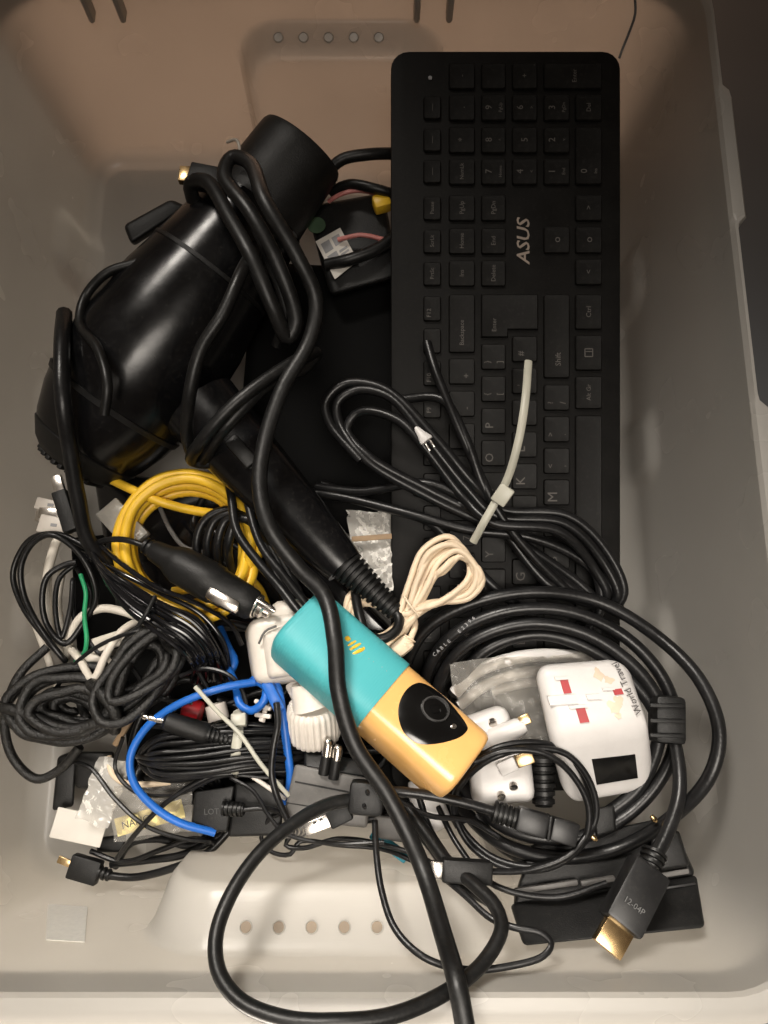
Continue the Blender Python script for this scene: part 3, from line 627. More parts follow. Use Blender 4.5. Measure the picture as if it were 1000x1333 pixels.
add('plug_ridge', block((866, 1142, .136), (830, 1212, .144), 7, 0.003, 0.0012), DGREY, pl)
# white print along the outer strand
fcab = 'CABLE  E2396'
for k, ch in enumerate(fcab):
    if ch == ' ': continue
    a = (566 + k * 4.6, 852 - k * 4.3, .101 + k * .0004); b = (566 + (k + 1) * 4.6, 852 - (k + 1) * 4.3, .101 + (k + 1) * .0004)
    M_, L_, s_ = frame(a, b); add('print', xf(M_, textgeo(ch, 0.0030, 0.01)), GREYP, hc, smooth=False)

ta = thing('travel_adapter', 'white universal travel adapter with red socket shutters and a dark window', 'adapter', P(770, 950, .07))
TT = [(691, 862, .128), (812, 852, .130), (853, 944, .130), (716, 962, .128)]
TB = [(706, 892, .076), (815, 886, .076), (856, 1034, .098), (736, 1056, .098)]
add('adapter_case', hexa(TT, TB, 0.009, 6), WHITE, ta)
tf = quadmap(TT)
def tq(name, m, u0, u1, v0, v1, h0, h1, sk=0.0):
    return add(name, slab(tf, [(u0, v0), (u1, v0 + sk), (u1, v1 + sk), (u0, v1)], h0, h1), m, ta, smooth=False)
tq('shutter', RED, .25, .33, .27, .45, -0.0005, 0.0007); tq('shutter', RED, .32, .41, .66, .85, -0.0005, 0.0007); tq('shutter', RED, .74, .83, .46, .54, -0.0005, 0.0007)
for a in ((.20, .34, .22, .26), (.08, .36, .46, .58), (.26, .44, .61, .65), (.46, .60, .49, .56), (.64, .76, .43, .46)):
    tq('socket_slot_lip', WHITE, *a, -0.0004, 0.0012, 0.01)
for j, (cu, cv, ru, rv_) in enumerate(((.66, .24, .05, .08), (.74, .33, .05, .05), (.69, .70, .06, .09), (.76, .62, .04, .07), (.70, .82, .03, .04))):
    poly = [(cu + ru * (1 + .35 * math.sin(3 * a + j)) * math.cos(a), cv + rv_ * (1 + .3 * math.cos(4 * a + j)) * math.sin(a)) for a in [i * .393 for i in range(16)]]
    add('map_print', slab(tf, poly, -0.0004, 0.0003), MAPP, ta, smooth=False)
g = textgeo('World Travel', 0.0054, 0.004); ctr = tf(.885, .46, 0.0003)
add('lettering', xf(textM(ctr, tf(.9, .1) - tf(.93, .9), tf(.4, .5) - tf(.9, .5), 0.0004), g), INK, ta, smooth=False)
ff = quadmap([(716, 962, .128), (853, 944, .130), (856, 1034, .098), (736, 1056, .098)])
add('window', slab(ff, [(.36, .34), (.79, .36), (.80, .70), (.37, .70)], 0.0, 0.0005), mat('dark_window', (0.004, 0.004, 0.004), 0.2), ta, smooth=False)

# bag with white cable behind the adapter
wb = thing('white_cable', 'white cable coiled inside a clear plastic bag behind the travel adapter', 'cable', P(680, 880, .07))
add('cord', cord([(592, 902, .082), (615, 878, .086), (650, 862, .09), (700, 853, .092), (760, 858, .09), (810, 885, .085)], 17), WHITE, wb)
add('cord', cord([(598, 918, .078), (630, 893, .082), (670, 878, .086), (720, 872, .088), (770, 880, .086)], 15), WHITE, wb)
add('cord', cord([(640, 900, .076), (690, 888, .078), (740, 890, .078)], 13), WHITE, wb)
fb = add('clear_bag', sheet([(585, 862, .094), (770, 846, .098), (775, 985, .088), (600, 960, .084)], 26, 22, 0.004, seed=9, freq=260), FILM); tag(fb, 'clear crinkled plastic bag round the white cable coil', 'bag')
o = add('grey_pouch', hexa([(640, 890, .074), (705, 884, .074), (715, 960, .072), (650, 965, .072)], [(640, 895, .066), (705, 890, .066), (715, 960, .066), (650, 965, .066)], 0.002), GREYB); tag(o, 'dull grey sheet inside the clear bag', 'sheet')

# british plugs
def uk_plug(label, a, b, w, z):
    t = thing('mains_plug', label, 'plug', P(*a, z - 0.015))
    add('plug_case', block((*a, z), (*b, z), w, 0.020, 0.006, seg=4), WHITE, t); return t
u1 = uk_plug('white three-pin plug with a brass pin inside the thin cable loops', (612, 1016), (692, 1010), 62, .098)
add('pin', block((672, 992, .112), (694, 984, .113), 16, 0.0045, 0.0006), BRASS, u1)
add('pin_sleeve', block((650, 1002, .110), (672, 992, .112), 18, 0.006, 0.001), WHITE, u1)
for q in ((652, 1034), (668, 1022)):
    add('screw', lathe((q[0], q[1], .1078), (q[0] + 1, q[1] + 4, .1096), [(0, 5.5), (.9, 5.5), (1, 4)], 14), STEEL, u1)
u2 = uk_plug('white plug lying against the end of the orange gadget', (606, 958), (664, 938), 46, .094)
add('pin', block((676, 940, .106), (690, 934, .107), 13, 0.004, 0.0006), BRASS, u2)
add('pin_sleeve', lathe((636, 962, .102), (684, 944, .106), [(0, 10), (.1, 13), (.8, 13), (1, 9)], 14, .8), WHITE, u2)
add('screw', lathe((641, 939, .1035), (642, 943, .1055), [(0, 5.5), (.9, 5.5), (1, 4)], 14), STEEL, u2)
o = add('white_dome', lathe((540, 1014, .078), (574, 1080, .080), [(0, 10), (.2, 18), (.6, 21), (.88, 19), (.97, 12), (1, 4)], 20, .8), WHITE); tag(o, 'white oval plastic cap below the orange gadget end', 'cap')

# thin black cable loops with connectors
tc_ = thing('thin_usb_cable', 'thin black cable looped round the white three-pin plug', 'cable', P(690, 1050, .08))
add('cord', cord([(770, 1062, .104), (762, 1015, .114), (735, 978, .118), (690, 966, .122), (640, 976, .122), (606, 1004, .112), (592, 1040, .098), (600, 1075, .092), (640, 1115, .098), (700, 1128, .106), (752, 1106, .112), (776, 1062, .116), (768, 1018, .120), (738, 982, .124), (694, 974, .126), (645, 985, .126), (612, 1008, .118), (590, 1050, .098), (612, 1100, .094), (660, 1130, .102), (720, 1128, .110), (760, 1095, .116), (766, 1050, .120), (742, 1005, .124), (706, 980, .128), (655, 978, .128), (618, 992, .124)], 8.5), BLK, tc_)
add('cord', cord([(630, 1135, .122), (690, 1132, .118), (742, 1112, .118), (772, 1075, .116)], 8.5), BLK, tc_)
pu = add('plug_body', block((640, 1136, .122), (575, 1132, .124), 29, 0.009, 0.0015), MATTE, tc_)
add('plug_shell', block((576, 1132, .124), (560, 1131, .124), 20, 0.0045, 0.0003), STEEL, tc_)
mu = thing('usb_extension_plug', 'grey-black cable connector lying below the white three-pin plug', 'plug', P(700, 1075, .1))
add('plug_body', block((672, 1064, .120), (712, 1076, .120), 30, 0.010, 0.0015), DGREY, mu); add('plug_collar', block((711, 1076, .120), (716, 1077, .120), 31, 0.011, 0.001), MATTE, mu)
add('plug_socket', block((716, 1077, .120), (750, 1087, .119), 29, 0.0095, 0.0012), DGREY, mu)
add('strain_relief', ribbed((642, 1056, .120), (673, 1065, .120), 15, 13, 5, 14, .7), BLK2, mu)
add('cord', cord([(644, 1056, .120), (600, 1044, .122), (550, 1034, .122), (500, 1030, .122), (476, 1034, .118)], 13), BLK, mu)
o = add('adapter_block', hexa([(772, 1052, .104), (800, 1048, .104), (802, 1082, .104), (776, 1090, .104)], [(772, 1052, .08), (800, 1050, .08), (802, 1080, .08), (776, 1086, .08)], .0015), MATTE); tag(o, 'small square black connector below the travel adapter', 'connector')
o = add('cord_relief', ribbed((705, 985, .096), (708, 1050, .096), 19, 14, 6), BLK2); tag(o, 'ribbed black cord sleeve between the plug and the travel adapter', 'cord sleeve')
for i, (a, b, l) in enumerate((((770, 1088, .112), (777, 1094, .112), 'tiny metal tip shining below the square black connector'), ((848, 1062, .115), (855, 1070, .115), 'tiny metal tip shining inside the right of the video cable ring'))):
    o = add('metal_tip', lathe(a, b, [(0, 3), (.6, 4), (1, 2)], 10), GOLD); tag(o, l, 'metal tip')
for i, (pp, w, l) in enumerate(((((620, 1060, .085), (650, 1100, .088), (720, 1132, .09), (800, 1120, .09), (870, 1075, .09)), 13, 'black cable strand low under the video cable ring'),
        (((530, 1060, .09), (560, 1100, .1), (600, 1150, .115), (640, 1175, .125)), 14, 'black cable strand between the white cap and the grey USB plug'),
        (((570, 1050, .085), (596, 1100, .094), (640, 1150, .108), (720, 1168, .112), (790, 1150, .112)), 8, 'thin black cable crossing the top of the black dock'),
        (((545, 1035, .085), (560, 1080, .088), (585, 1120, .095)), 9, 'thin black cable just right of the white cap'))):
    o = add('black_cable', cord(list(pp), w), BLK); tag(o, l, 'cable')

# black dock leaning on the near wall
dk = thing('black_dock', 'ridged black plastic dock lying against the near right wall', 'dock', P(790, 1160, .09))
DT = [(690, 1100, .098), (872, 1062, .098), (905, 1140, .100), (668, 1180, .102)]
add('top_plate', hexa(DT, [(690, 1105, .075), (872, 1070, .075), (905, 1135, .075), (668, 1170, .075)], 0.002), MATTE, dk)
DF = [(664, 1176, .103), (907, 1138, .101), (919, 1208, .122), (680, 1232, .126)]
add('front_plate', hexa(DF, [(664, 1180, .09), (905, 1142, .088), (915, 1206, .108), (684, 1228, .112)], 0.0025), MATTE, dk)
for a, b in (((670, 1160, .1045), (752, 1148, .104)), ((852, 1140, .1035), (896, 1133, .1032)), ((848, 1112, .1025), (892, 1106, .102)), ((756, 1150, .106), (800, 1143, .105))):
    add('ridge', block(a, b, 7, 0.0035, 0.0008), GREYB, dk)
add('vent_slot', block((852, 1158, .1065), (905, 1150, .1058), 3, 0.001, 0.0002), DGREY, dk)
add('side_post', hexa([(846, 1085, .108), (884, 1080, .108), (898, 1128, .108), (852, 1136, .108)], [(846, 1090, .09), (884, 1084, .09), (898, 1126, .09), (852, 1132, .09)], .002), MATTE, dk)

# ================================================================ turquoise and orange gadget
GA, GB = (386, 812, .112), (603, 1002, .116)
GN = 3.7
Mg, Lg, sg = frame(GA, GB)
gd = thing('cylinder_gadget', 'turquoise and orange rounded gadget with a black lens panel', 'gadget', Mg)
def gsec(x, grow=0.0, k=1.0):
    o = []; n = 40; w, h = 0.0215 * k + grow, 0.0205 * k + grow
    for i in range(n):
        a = 2 * math.pi * i / n; c, s = math.cos(a), math.sin(a); e = 2 / GN
        o.append((x, math.copysign(abs(c) ** e, c) * w, math.copysign(abs(s) ** e, s) * h))
    return o
GR = R(-20)
def groll(g): return [Matrix.Rotation(GR, 4, 'X') @ V(v) for v in g[0]], g[1]
add('body', groll(prism([gsec(x, 0, k) for x, k in ((0.001, .90), (0.004, .97), (Lg * .3, 1), (Lg - .006, 1), (Lg - .0035, .995), (Lg - .0018, .975), (Lg - .0005, .93), (Lg, .86))])), ORANGE, gd, local=True)
sl = add('sleeve', groll(prism([gsec(x, g_, k) for x, g_, k in ((-.0015, 0, .80), (-.001, 0.0004, .90), (.001, 0.0008, .97), (.004, 0.0009, 1), (Lg * .25, .0009, 1), (Lg * .52, .0009, 1), (Lg * .525, .0006, 1), (Lg * .525, -.0004, 1))])), TEAL, gd, local=True)
top = 0.0205
gz = lambda y: top * (1 - abs(y / 0.0215) ** GN) ** (1 / GN)
lens_px = [(530, 897), (520, 915), (519, 935), (527, 955), (545, 968), (570, 968), (596, 961), (608, 951), (607, 943), (598, 930), (580, 909), (562, 895), (545, 889)]
Ig = (Mg @ Matrix.Rotation(GR, 4, 'X')).inverted()
def ontop(px, py, lift=0.0):
    # where the view ray from the lens centre height meets the gadget's own skin
    d = ray(px, py); lo = None
    for i in range(400):
        q = Ig @ (CAM + d * (0.36 + i * 0.0004))
        if abs(q.y / .0215) ** GN + abs(q.z / .0205) ** GN < 1:
            t0, t1 = 0.36 + (i - 1) * 0.0004, 0.36 + i * 0.0004
            for _ in range(14):
                tm = (t0 + t1) / 2; q = Ig @ (CAM + d * tm)
                if abs(q.y / .0215) ** GN + abs(q.z / .0205) ** GN < 1: t1 = tm
                else: t0 = tm
            lo = q; break
    q = lo if lo else Ig @ (CAM + d * .43)
    nn = V((0, math.copysign(abs(q.y / .0215) ** (GN - 1), q.y) / .0215, math.copysign(abs(q.z / .0205) ** (GN - 1), q.z) / .0205)).normalized()
    return q + nn * lift
def skinpatch(poly_px, lift, rings_=6):
    cx = sum(p[0] for p in poly_px) / len(poly_px); cy = sum(p[1] for p in poly_px) / len(poly_px)
    dense = []; n = len(poly_px)
    for i in range(n):
        p0, p1, p2, p3 = [poly_px[(i + j) % n] for j in (-1, 0, 1, 2)]
        for k in range(5):
            t = k / 5; f_ = lambda a, b, c, d: .5 * (2 * b + (c - a) * t + (2 * a - 5 * b + 4 * c - d) * t * t + (3 * b - a - 3 * c + d) * t ** 3)
            dense.append((f_(p0[0], p1[0], p2[0], p3[0]), f_(p0[1], p1[1], p2[1], p3[1])))
    m = len(dense); vs_ = [ontop(cx, cy, lift)]; fs_ = []
    for r_ in range(1, rings_ + 1):
        t = r_ / rings_
        for q in dense: vs_.append(ontop(cx + (q[0] - cx) * t, cy + (q[1] - cy) * t, lift if r_ < rings_ else lift * .2))
    for i in range(m): fs_.append((0, 1 + i, 1 + (i + 1) % m))
    for r_ in range(rings_ - 1):
        for i in range(m): fs_.append((1 + r_ * m + i, 1 + (r_ + 1) * m + i, 1 + (r_ + 1) * m + (i + 1) % m, 1 + r_ * m + (i + 1) % m))
    return groll((vs_, fs_))
LENS = mat('black_lens_panel', (0.004, 0.004, 0.004), 0.16, coat=0.2)
lp_ = add('lens_panel', skinpatch(lens_px, 0.0009), LENS, gd, local=True)
def ringon(cx, cy, rx, ry, th, lift, rot=0.6):
    vs_, fs_ = [], []; n = 28
    for i in range(n):
        a = 2 * math.pi * i / n
        for rr, lf in ((1 + th, 0), (1 + th * .5, lift), (1 - th * .5, lift), (1 - th, 0)):
            x, y = rx * rr * math.cos(a), ry * rr * math.sin(a); vs_.append(ontop(cx + x * math.cos(rot) - y * math.sin(rot), cy + x * math.sin(rot) + y * math.cos(rot), .0008 + lf))
    for i in range(n):
        for k in range(3): fs_.append((i * 4 + k, i * 4 + k + 1, ((i + 1) % n) * 4 + k + 1, ((i + 1) % n) * 4 + k))
    return groll((vs_, fs_))
add('lens_ring', ringon(566, 924, 18, 14, .10, .0014), mat('lens_ring_grey', (.22, .22, .22), .2, metal=.8), lp_, local=True)
add('lens_glass', skinpatch([(566 + 9 * math.cos(a * .785), 924 + 7 * math.sin(a * .785)) for a in range(8)], .0016, 3), LENS, lp_, local=True)
add('sensor_dot', skinpatch([(590 + 5.5 * math.cos(a * .785), 946 + 5 * math.sin(a * .785)) for a in range(8)], .0013, 2), STEEL, lp_, local=True)
for q in ([(447, 831), (453, 827), (458, 833), (452, 837)], [(451, 840), (463, 833), (465, 836), (453, 843)], [(453, 845), (469, 836), (472, 839), (455, 849)], [(456, 851), (475, 841), (477, 845), (471, 850), (459, 854)]):
    add('yellow_mark', skinpatch(q, .0014, 2), YEL, sl, local=True)
for q in ((480, 858), (486, 862), (497, 869), (503, 874)):
    add('indicator_dot', skinpatch([(q[0] + 1.6 * math.cos(a * 1.57), q[1] + 1.6 * math.sin(a * 1.57)) for a in range(4)], .0012, 1), GREYP, sl, local=True)

# ================================================================ white chargers left of the gadget
wh = thing('usb_charger', 'off-white rounded wall charger under the turquoise end of the gadget', 'charger', P(365, 840, .06))
WT = [(322, 806, .102), (402, 790, .104), (430, 880, .102), (332, 890, .100)]
add('charger_case', hexa(WT, [(316, 816, .07), (404, 800, .07), (430, 885, .07), (330, 896, .07)], .006, 4), OFFW, wh)
add('charger_top', hexa([(345, 826, .107), (396, 806, .109), (420, 872, .107), (352, 882, .105)], [(338, 824, .098), (400, 800, .1), (424, 876, .098), (346, 886, .096)], .003, 3), OFFW, wh)
add('charger_lug', lathe((352, 800, .092), (412, 792, .094), [(0, 10), (.2, 16), (.8, 16), (1, 10)], 18), OFFW, wh)
add('groove', cord([(337, 838, .1045), (345, 822, .1065), (360, 815, .1075)], 3), GREYB, wh)
kn = thing('ribbed_knob_adapter', 'off-white adapter with a fluted round knob below the charger', 'adapter', P(405, 935, .05))
def fluted(a, b, r, n=26):
    M, L, s = frame(a, b); vs_, fs_ = [], []; N = n * 4
    for t, k in ((0, .86), (.08, .96), (.2, 1), (.85, 1), (.95, .97), (1, .88)):
        for i in range(N):
            an = 2 * math.pi * i / N; rr = r * s * k * (1 + (.035 if (i % 4) in (1, 2) else -.02)); vs_.append(M @ V((t * L, math.cos(an) * rr, math.sin(an) * rr)))
    for j in range(5):
        for i in range(N): fs_.append((j * N + i, j * N + (i + 1) % N, (j + 1) * N + (i + 1) % N, (j + 1) * N + i))
    fs_.append(tuple(range(N))); fs_.append(tuple(range(5 * N, 6 * N))); return vs_, fs_
add('fluted_knob', fluted((407, 916, .094), (410, 960, .080), 33), OFFW, kn)
add('neck', lathe((398, 888, .098), (407, 920, .095), [(0, 20), (.4, 23), (.7, 24), (1, 28)], 24), OFFW, kn)
add('back_plate', block((378, 905, .082), (420, 880, .084), 30, .012, .003), OFFW, kn)

# ================================================================ yellow network cable, car charger
yc = thing('yellow_network_cable', 'coiled bright yellow network cable below the hair dryer', 'cable', P(245, 710, .04))
lp = laps(ell(246, 709, 82, 84, .072, 12, 0.6), 5, (246, 709), .062, .0035, 4.0)
add('cord', cord(lp + [(318, 742, .075), (338, 770, .068), (350, 800, .06)], 14, 10), YEL, yc)
add('cord', cord([(140, 622, .076), (165, 634, .080), (200, 650, .084), (240, 662, .078), (275, 668, .072), (310, 672, .066)], 12), YEL, yc)
add('cord', cord([(225, 770, .064), (262, 766, .066), (300, 776, .064), (330, 786, .062)], 12), YEL, yc)
rj = add('plug_housing', block((140, 660, .078), (182, 706, .074), 34, .011, .001), CLEAR, yc)
add('plug_latch', block((150, 656, .080), (176, 672, .080), 9, .002, .0005), CLEAR, yc)
for k in range(4):
    add('contact', block((145 + k * 5, 671 - k * 4, .0795), (155 + k * 5, 682 - k * 4, .0785), 2, .0006, .0001), BRASS, rj)
cc = thing('car_charger', 'black car lighter charger plug with chrome spring lying on the yellow coil', 'charger', P(275, 755, .08))
CA, CB = (196, 714, .100), (336, 792, .104)
add('charger_body', lathe(CA, CB, [(0, 10), (.03, 14), (.16, 17), (.22, 22), (.28, 25), (.5, 26.5), (.62, 26), (.64, 24), (.86, 22), (.95, 20), (1, 12)], 28), MATTE, cc)
add('strain_relief', ribbed((188, 709, .100), (218, 726, .100), 11, 15, 5), BLK2, cc)
add('spring_contact', block((270, 770, .1105), (312, 793, .1115), 19, .008, .003), STEEL, cc)
add('chrome_tip', lathe((328, 786, .103), (352, 800, .104), [(0, 17), (.3, 17), (.4, 12), (.6, 12), (.7, 8), (.95, 7), (1, 4)], 20), STEEL, cc)
add('tip_bolt', lathe((334, 782, .108), (358, 796, .110), [(0, 5), (.8, 5), (1, 3)], 12), STEEL, cc)
add('cord', cord([(194, 713, .100), (176, 706, .100), (155, 702, .096), (130, 706, .088), (110, 725, .075)], 8), BLK, cc)
# loops of black cord right of the yellow coil
bl = thing('black_cable', 'black cable looped in arcs between the yellow coil and dryer handle', 'cable', P(320, 710, .05))
lp = []
for k in range(4):
    q = k * 14
    lp += [(262 + q, 745, .075), (256 + q, 705, .082 + .003 * k), (268 + q, 676, .086 + .003 * k), (300 + q * .7, 664 + k * 5, .088 + .003 * k), (332 + q * .4, 690 + k * 4, .086), (356 + q * .4, 740, .080), (382 + q * .3, 790, .072), (330 + q, 800, .060)]
add('cord', cord(lp, 11.5), BLK, bl)
o = add('black_cable', cord([(285, 590, .085), (300, 640, .100), (308, 690, .104), (335, 730, .106), (365, 765, .108), (392, 800, .112), (412, 820, .114)], 12), BLK); tag(o, 'black cable slanting down to the turquoise gadget end', 'cable')
o = add('black_cable', cord([(318, 600, .098), (322, 650, .106), (340, 710, .110), (372, 752, .112), (402, 790, .112)], 11), BLK); tag(o, 'black cable running along the left of the dryer handle', 'cable')

# ================================================================ left side tangle
us = thing('usb_plug', 'black USB plug with a bright metal end by the left wall', 'plug', P(85, 650, .07))
add('plug_body', block((78, 640, .075), (94, 692, .075), 19, .008, .0012), MATTE, us); add('plug_shell', block((73, 620, .075), (79, 641, .075), 13, .0045, .0003), STEEL, us)
for k, (a, b, l) in enumerate((((50, 656, .060), (78, 662, .060), 'upper white USB plug against the left wall'), ((54, 682, .066), (92, 690, .066), 'lower white USB plug against the left wall'))):
    t = thing('white_usb_plug', l, 'plug', P(*a)); add('plug_body', block(a, b, 24 if k else 16, .010, .001), OFFW, t)
    add('plug_shell', block((a[0] - 2, a[1] + (16 if k == 0 else -14), a[2] - .002), (a[0] + 24, a[1] + (18 if k == 0 else -12), a[2] - .002), 14, .0045, .0003), STEEL, t)
    add('label_print', block((a[0] + 12, a[1] + 1, a[2] + .005), (a[0] + 20, a[1] + 2, a[2] + .005), 4, .0006, .0001), GREYP, t)
w1 = thing('white_cable', 'white cable drooping down the left wall from the white plug', 'cable', P(65, 760, .04)); add('cord', cord([(92, 696, .062), (76, 702, .066), (68, 722, .068), (62, 748, .066), (61, 785, .06), (68, 825, .056), (82, 852, .054)], 12), WCORD, w1)
w2 = thing('white_cable', 'white cable arching over the black thin loops at left', 'cable', P(120, 800, .04)); add('cord', cord([(86, 858, .060), (92, 828, .066), (106, 803, .070), (132, 792, .070), (160, 796, .068), (190, 808, .066), (215, 822, .055)], 11), WCORD, w2)
w3 = thing('white_cable', 'white zigzag cable above the dusty black coil', 'cable', P(110, 850, .04)); add('cord', cord([(82, 740, .058), (76, 780, .058), (82, 826, .056), (105, 860, .076), (122, 884, .084), (138, 852, .084), (158, 822, .080), (182, 806, .070)], 10), WCORD, w3)
w4 = thing('white_cable', 'white cable slipping behind the dusty black coil at the left wall', 'cable', P(60, 860, .04)); add('cord', cord([(46, 812, .05), (56, 838, .052), (68, 872, .05), (78, 905, .045), (85, 930, .04)], 10), WCORD, w4)
for k, (a, b, l) in enumerate((((120, 842, .05), (158, 830, .052), 'crumpled white tape behind the zigzag white cable'), ((112, 856, .05), (140, 864, .05), 'small white strip above the dusty coil'))):
    o = add('white_strip', block((a[0], a[1], a[2] + .02), (b[0], b[1], b[2] + .022), 20 - 6 * k, .005, .0015), WCORD); tag(o, l, 'strip')
o = add('green_tie', cord([(105, 748, .070), (112, 772, .074), (110, 800, .076), (113, 832, .076), (110, 850, .072), (98, 862, .068)], 6), GREEN); tag(o, 'green wire tie twisted through the cables at left', 'wire tie')
t1 = thing('thin_black_cable', 'thin black cable in narrow loops against the left wall', 'cable', P(60, 770, .05))
add('cord', cord([(130, 725, .080), (105, 708, .082), (72, 695, .080), (40, 702, .076), (22, 728, .072), (17, 752, .070), (30, 790, .068), (55, 825, .068), (85, 860, .070), (70, 842, .074), (45, 805, .074), (30, 770, .076), (28, 735, .080), (44, 706, .084), (66, 696, .086), (95, 712, .084), (118, 745, .080), (125, 780, .074), (108, 812, .070), (85, 838, .070), (62, 815, .070), (55, 780, .074), (62, 750, .076), (85, 735, .076), (100, 732, .076)], 8), BLK, t1)
o = add('thin_black_cable', cord([(100, 733, .070), (78, 752, .072), (72, 790, .072), (80, 830, .070), (92, 790, .07), (95, 755, .068), (96, 800, .066), (104, 822, .066)], 7), BLK); tag(o, 'short thin black cable hanging inside the narrow loops', 'cable')
# glossy multi-strand hank
gb = thing('twin_wire_hank', 'glossy black twin wire gathered in a long hank below the yellow coil', 'cable', P(220, 800, .05))
lp = []
for k in range(10):
    q = k * 4.6; d = 1 if k % 2 == 0 else -1; zz = .004 * ((k * 3) % 4) / 3
    seg = [(108 + q * .3, 700 + q * .5, .080 + zz), (133 + q * .2, 735 + q * .55, .090 + zz), (172 - q * .1, 763 + q * .75, .096 + zz), (215 - q * .25, 786 + q * .9, .099 + zz), (256 - q * .5, 806 + q * 1.0, .096 + zz), (284 - q * .75, 842 + q * .6, .088 + zz), (298 - q * 1.15, 885 + q * .1, .070)]
    lp += [(x + random.uniform(-1.5, 1.5), y + random.uniform(-1.5, 1.5), z) for x, y, z in seg[::d]]
add('cord', cord(lp, 5.6, 8), GLOSS, gb)
add('cord', cord([(105, 720, .076), (150, 742, .090), (215, 775, .092), (262, 800, .09), (290, 835, .084), (300, 880, .07)], 7), GLOSS, gb)
add('cord', cord([(140, 760, .07), (185, 800, .076), (225, 828, .074), (255, 872, .066)], 7), GLOSS, gb)
add('wire_tie', cord([(202, 776, .103), (192, 796, .107), (180, 815, .104)], 6), MATTE, gb)
# dusty coil
dc = thing('dusty_cable', 'dusty black cable knotted in a fat coil against the left wall', 'cable', P(110, 900, .04))
lp = laps(ell(92, 922, 60, 34, .066, 9, 0.4, -.12), 7, (92, 922), .13, .005, 6)
lp += [(150, 925, .080), (150, 890, .084), (160, 850, .082), (185, 822, .080), (215, 832, .078), (228, 868, .074), (210, 905, .072), (175, 920, .074), (150, 905, .084), (152, 870, .088), (175, 838, .086), (205, 842, .082), (212, 870, .078), (190, 902, .076), (150, 935, .08), (120, 958, .08)]
add('cord', cord(lp, 13, 10, wob=.0012), DUSTY, dc)
add('cord', cord(laps(ell(186, 872, 64, 26, .078, 9, 1.0, -0.85), 5, (186, 872), .17, .005, 7), 12, 10, wob=.001), DUSTY, dc)
add('cord', cord([(-8, 918, .075), (25, 926, .080), (80, 948, .084), (130, 938, .088), (152, 905, .092), (165, 862, .092)], 15, wob=.0005), DUSTY, dc)
add('cord', cord([(62, 842, .068), (28, 875, .072), (12, 908, .070), (6, 945, .066), (18, 988, .060), (48, 1014, .056), (80, 1000, .058), (104, 972, .064)], 12), DUSTY, dc)
add('cord', cord(laps(ell(95, 922, 30, 13, .064, 7, 0.9, .1), 3, (95, 922), .45, .003, 5), 12, 10, wob=.001), DUSTY, dc)
add('wrap', cord([(118, 890, .086), (136, 908, .094), (150, 930, .092), (150, 950, .082)], 16, wob=.0005), DUSTY, dc)
# blue network cables
b1 = thing('blue_network_cable', 'bright blue network cable sweeping in an arc over the lower left bundle', 'cable', P(240, 980, .06))
add('cord', cord([(332, 888, .090), (300, 893, .094), (268, 902, .096), (226, 920, .094), (190, 948, .090), (170, 985, .088), (174, 1018, .088), (198, 1048, .088), (232, 1070, .086), (280, 1084, .08)], 10.5), BLUE, b1)
b2 = thing('blue_network_cable', 'blue network cable curled beside the fluted knob with a broken plug', 'cable', P(350, 940, .06))
add('cord', cord([(298, 872, .074), (308, 895, .084), (312, 916, .088), (328, 925, .090), (344, 912, .092), (346, 894, .090), (330, 884, .086), (345, 880, .086), (360, 892, .088), (368, 930, .090), (374, 975, .088), (378, 1015, .084), (372, 1045, .078)], 11), BLUE, b2)
add('plug_boot', block((346, 886, .092), (366, 926, .092), 16, .007, .002), BLUE, b2)
add('cord', cord([(286, 818, .060), (296, 842, .066), (305, 862, .070), (296, 880, .07)], 12), BLUE, b2)
for k in range(5):
    add('plug_shard', block((332 + (k % 3) * 7, 912 + k * 6, .086), (344 + (k % 2) * 9, 918 + k * 5, .088), 6, .003, .0008), OFFW, b2)
o = add('red_cap', lathe((238, 922, .066), (264, 930, .066), [(0, 8), (.1, 15), (.5, 17), (.9, 15), (1, 9)], 18), RED); tag(o, 'small red plastic cap half buried under the blue arc', 'cap')
o = add('beige_button', lathe((280, 915, .064), (286, 940, .064), [(0, 6), (.1, 14), (.9, 14), (1, 6)], 18), OFFW); tag(o, 'small beige round piece beside the red cap', 'cap')
# lower-left hank with zip tie
rb = thing('thin_black_hank', 'thin black cable hank held by a zip tie inside the blue arc', 'cable', P(300, 980, .05))
lp = []
for k in range(9):
    q = k * 5.2; dz = .003 * (k % 3)
    lp += [(398, 950 + q * .9, .076), (330, 944 + q, .084 + dz), (258, 952 + q * .95, .086 + dz), (206, 962 + q * .75, .082 + dz), (180 + (k % 4) * 5, 986, .074), (204, 1010 - q * .55, .084 + dz), (262, 1012 - q * .7, .088 + dz), (330, 1004 - q * .75, .088 + dz), (392, 1000 - q * .6, .08), (424 - q * .5, 978, .07)]
add('cord', cord([(x + random.uniform(-3, 3), y + random.uniform(-2, 2), z + random.uniform(-.002, .004)) for x, y, z in lp], 6.5), BLK, rb)
add('cord', cord([(190, 1012, .07), (235, 1016, .076), (290, 1006, .082), (340, 1002, .08), (375, 1010, .074)], 7.5), BLK, rb)
add('cord', cord([(200, 945, .078), (260, 948, .084), (330, 944, .086), (372, 952, .08)], 7.5), BLK, rb)
z2 = thing('zip_tie', 'short translucent zip tie with a slanting tail round the thin black hank', 'zip tie', P(310, 960, .08))
add('strap', strap([(309, 925, .082), (311, 945, .093), (308, 970, .097), (305, 1000, .092), (304, 1010, .085)], 13), ZIP, z2); add('head', block((311, 929, .096), (311, 946, .098), 20, .005, .001), ZIP, z2)
add('tail', strap([(254, 894, .104), (285, 928, .106), (312, 955, .104), (340, 995, .100), (376, 1036, .092)], 6), ZIP, z2)
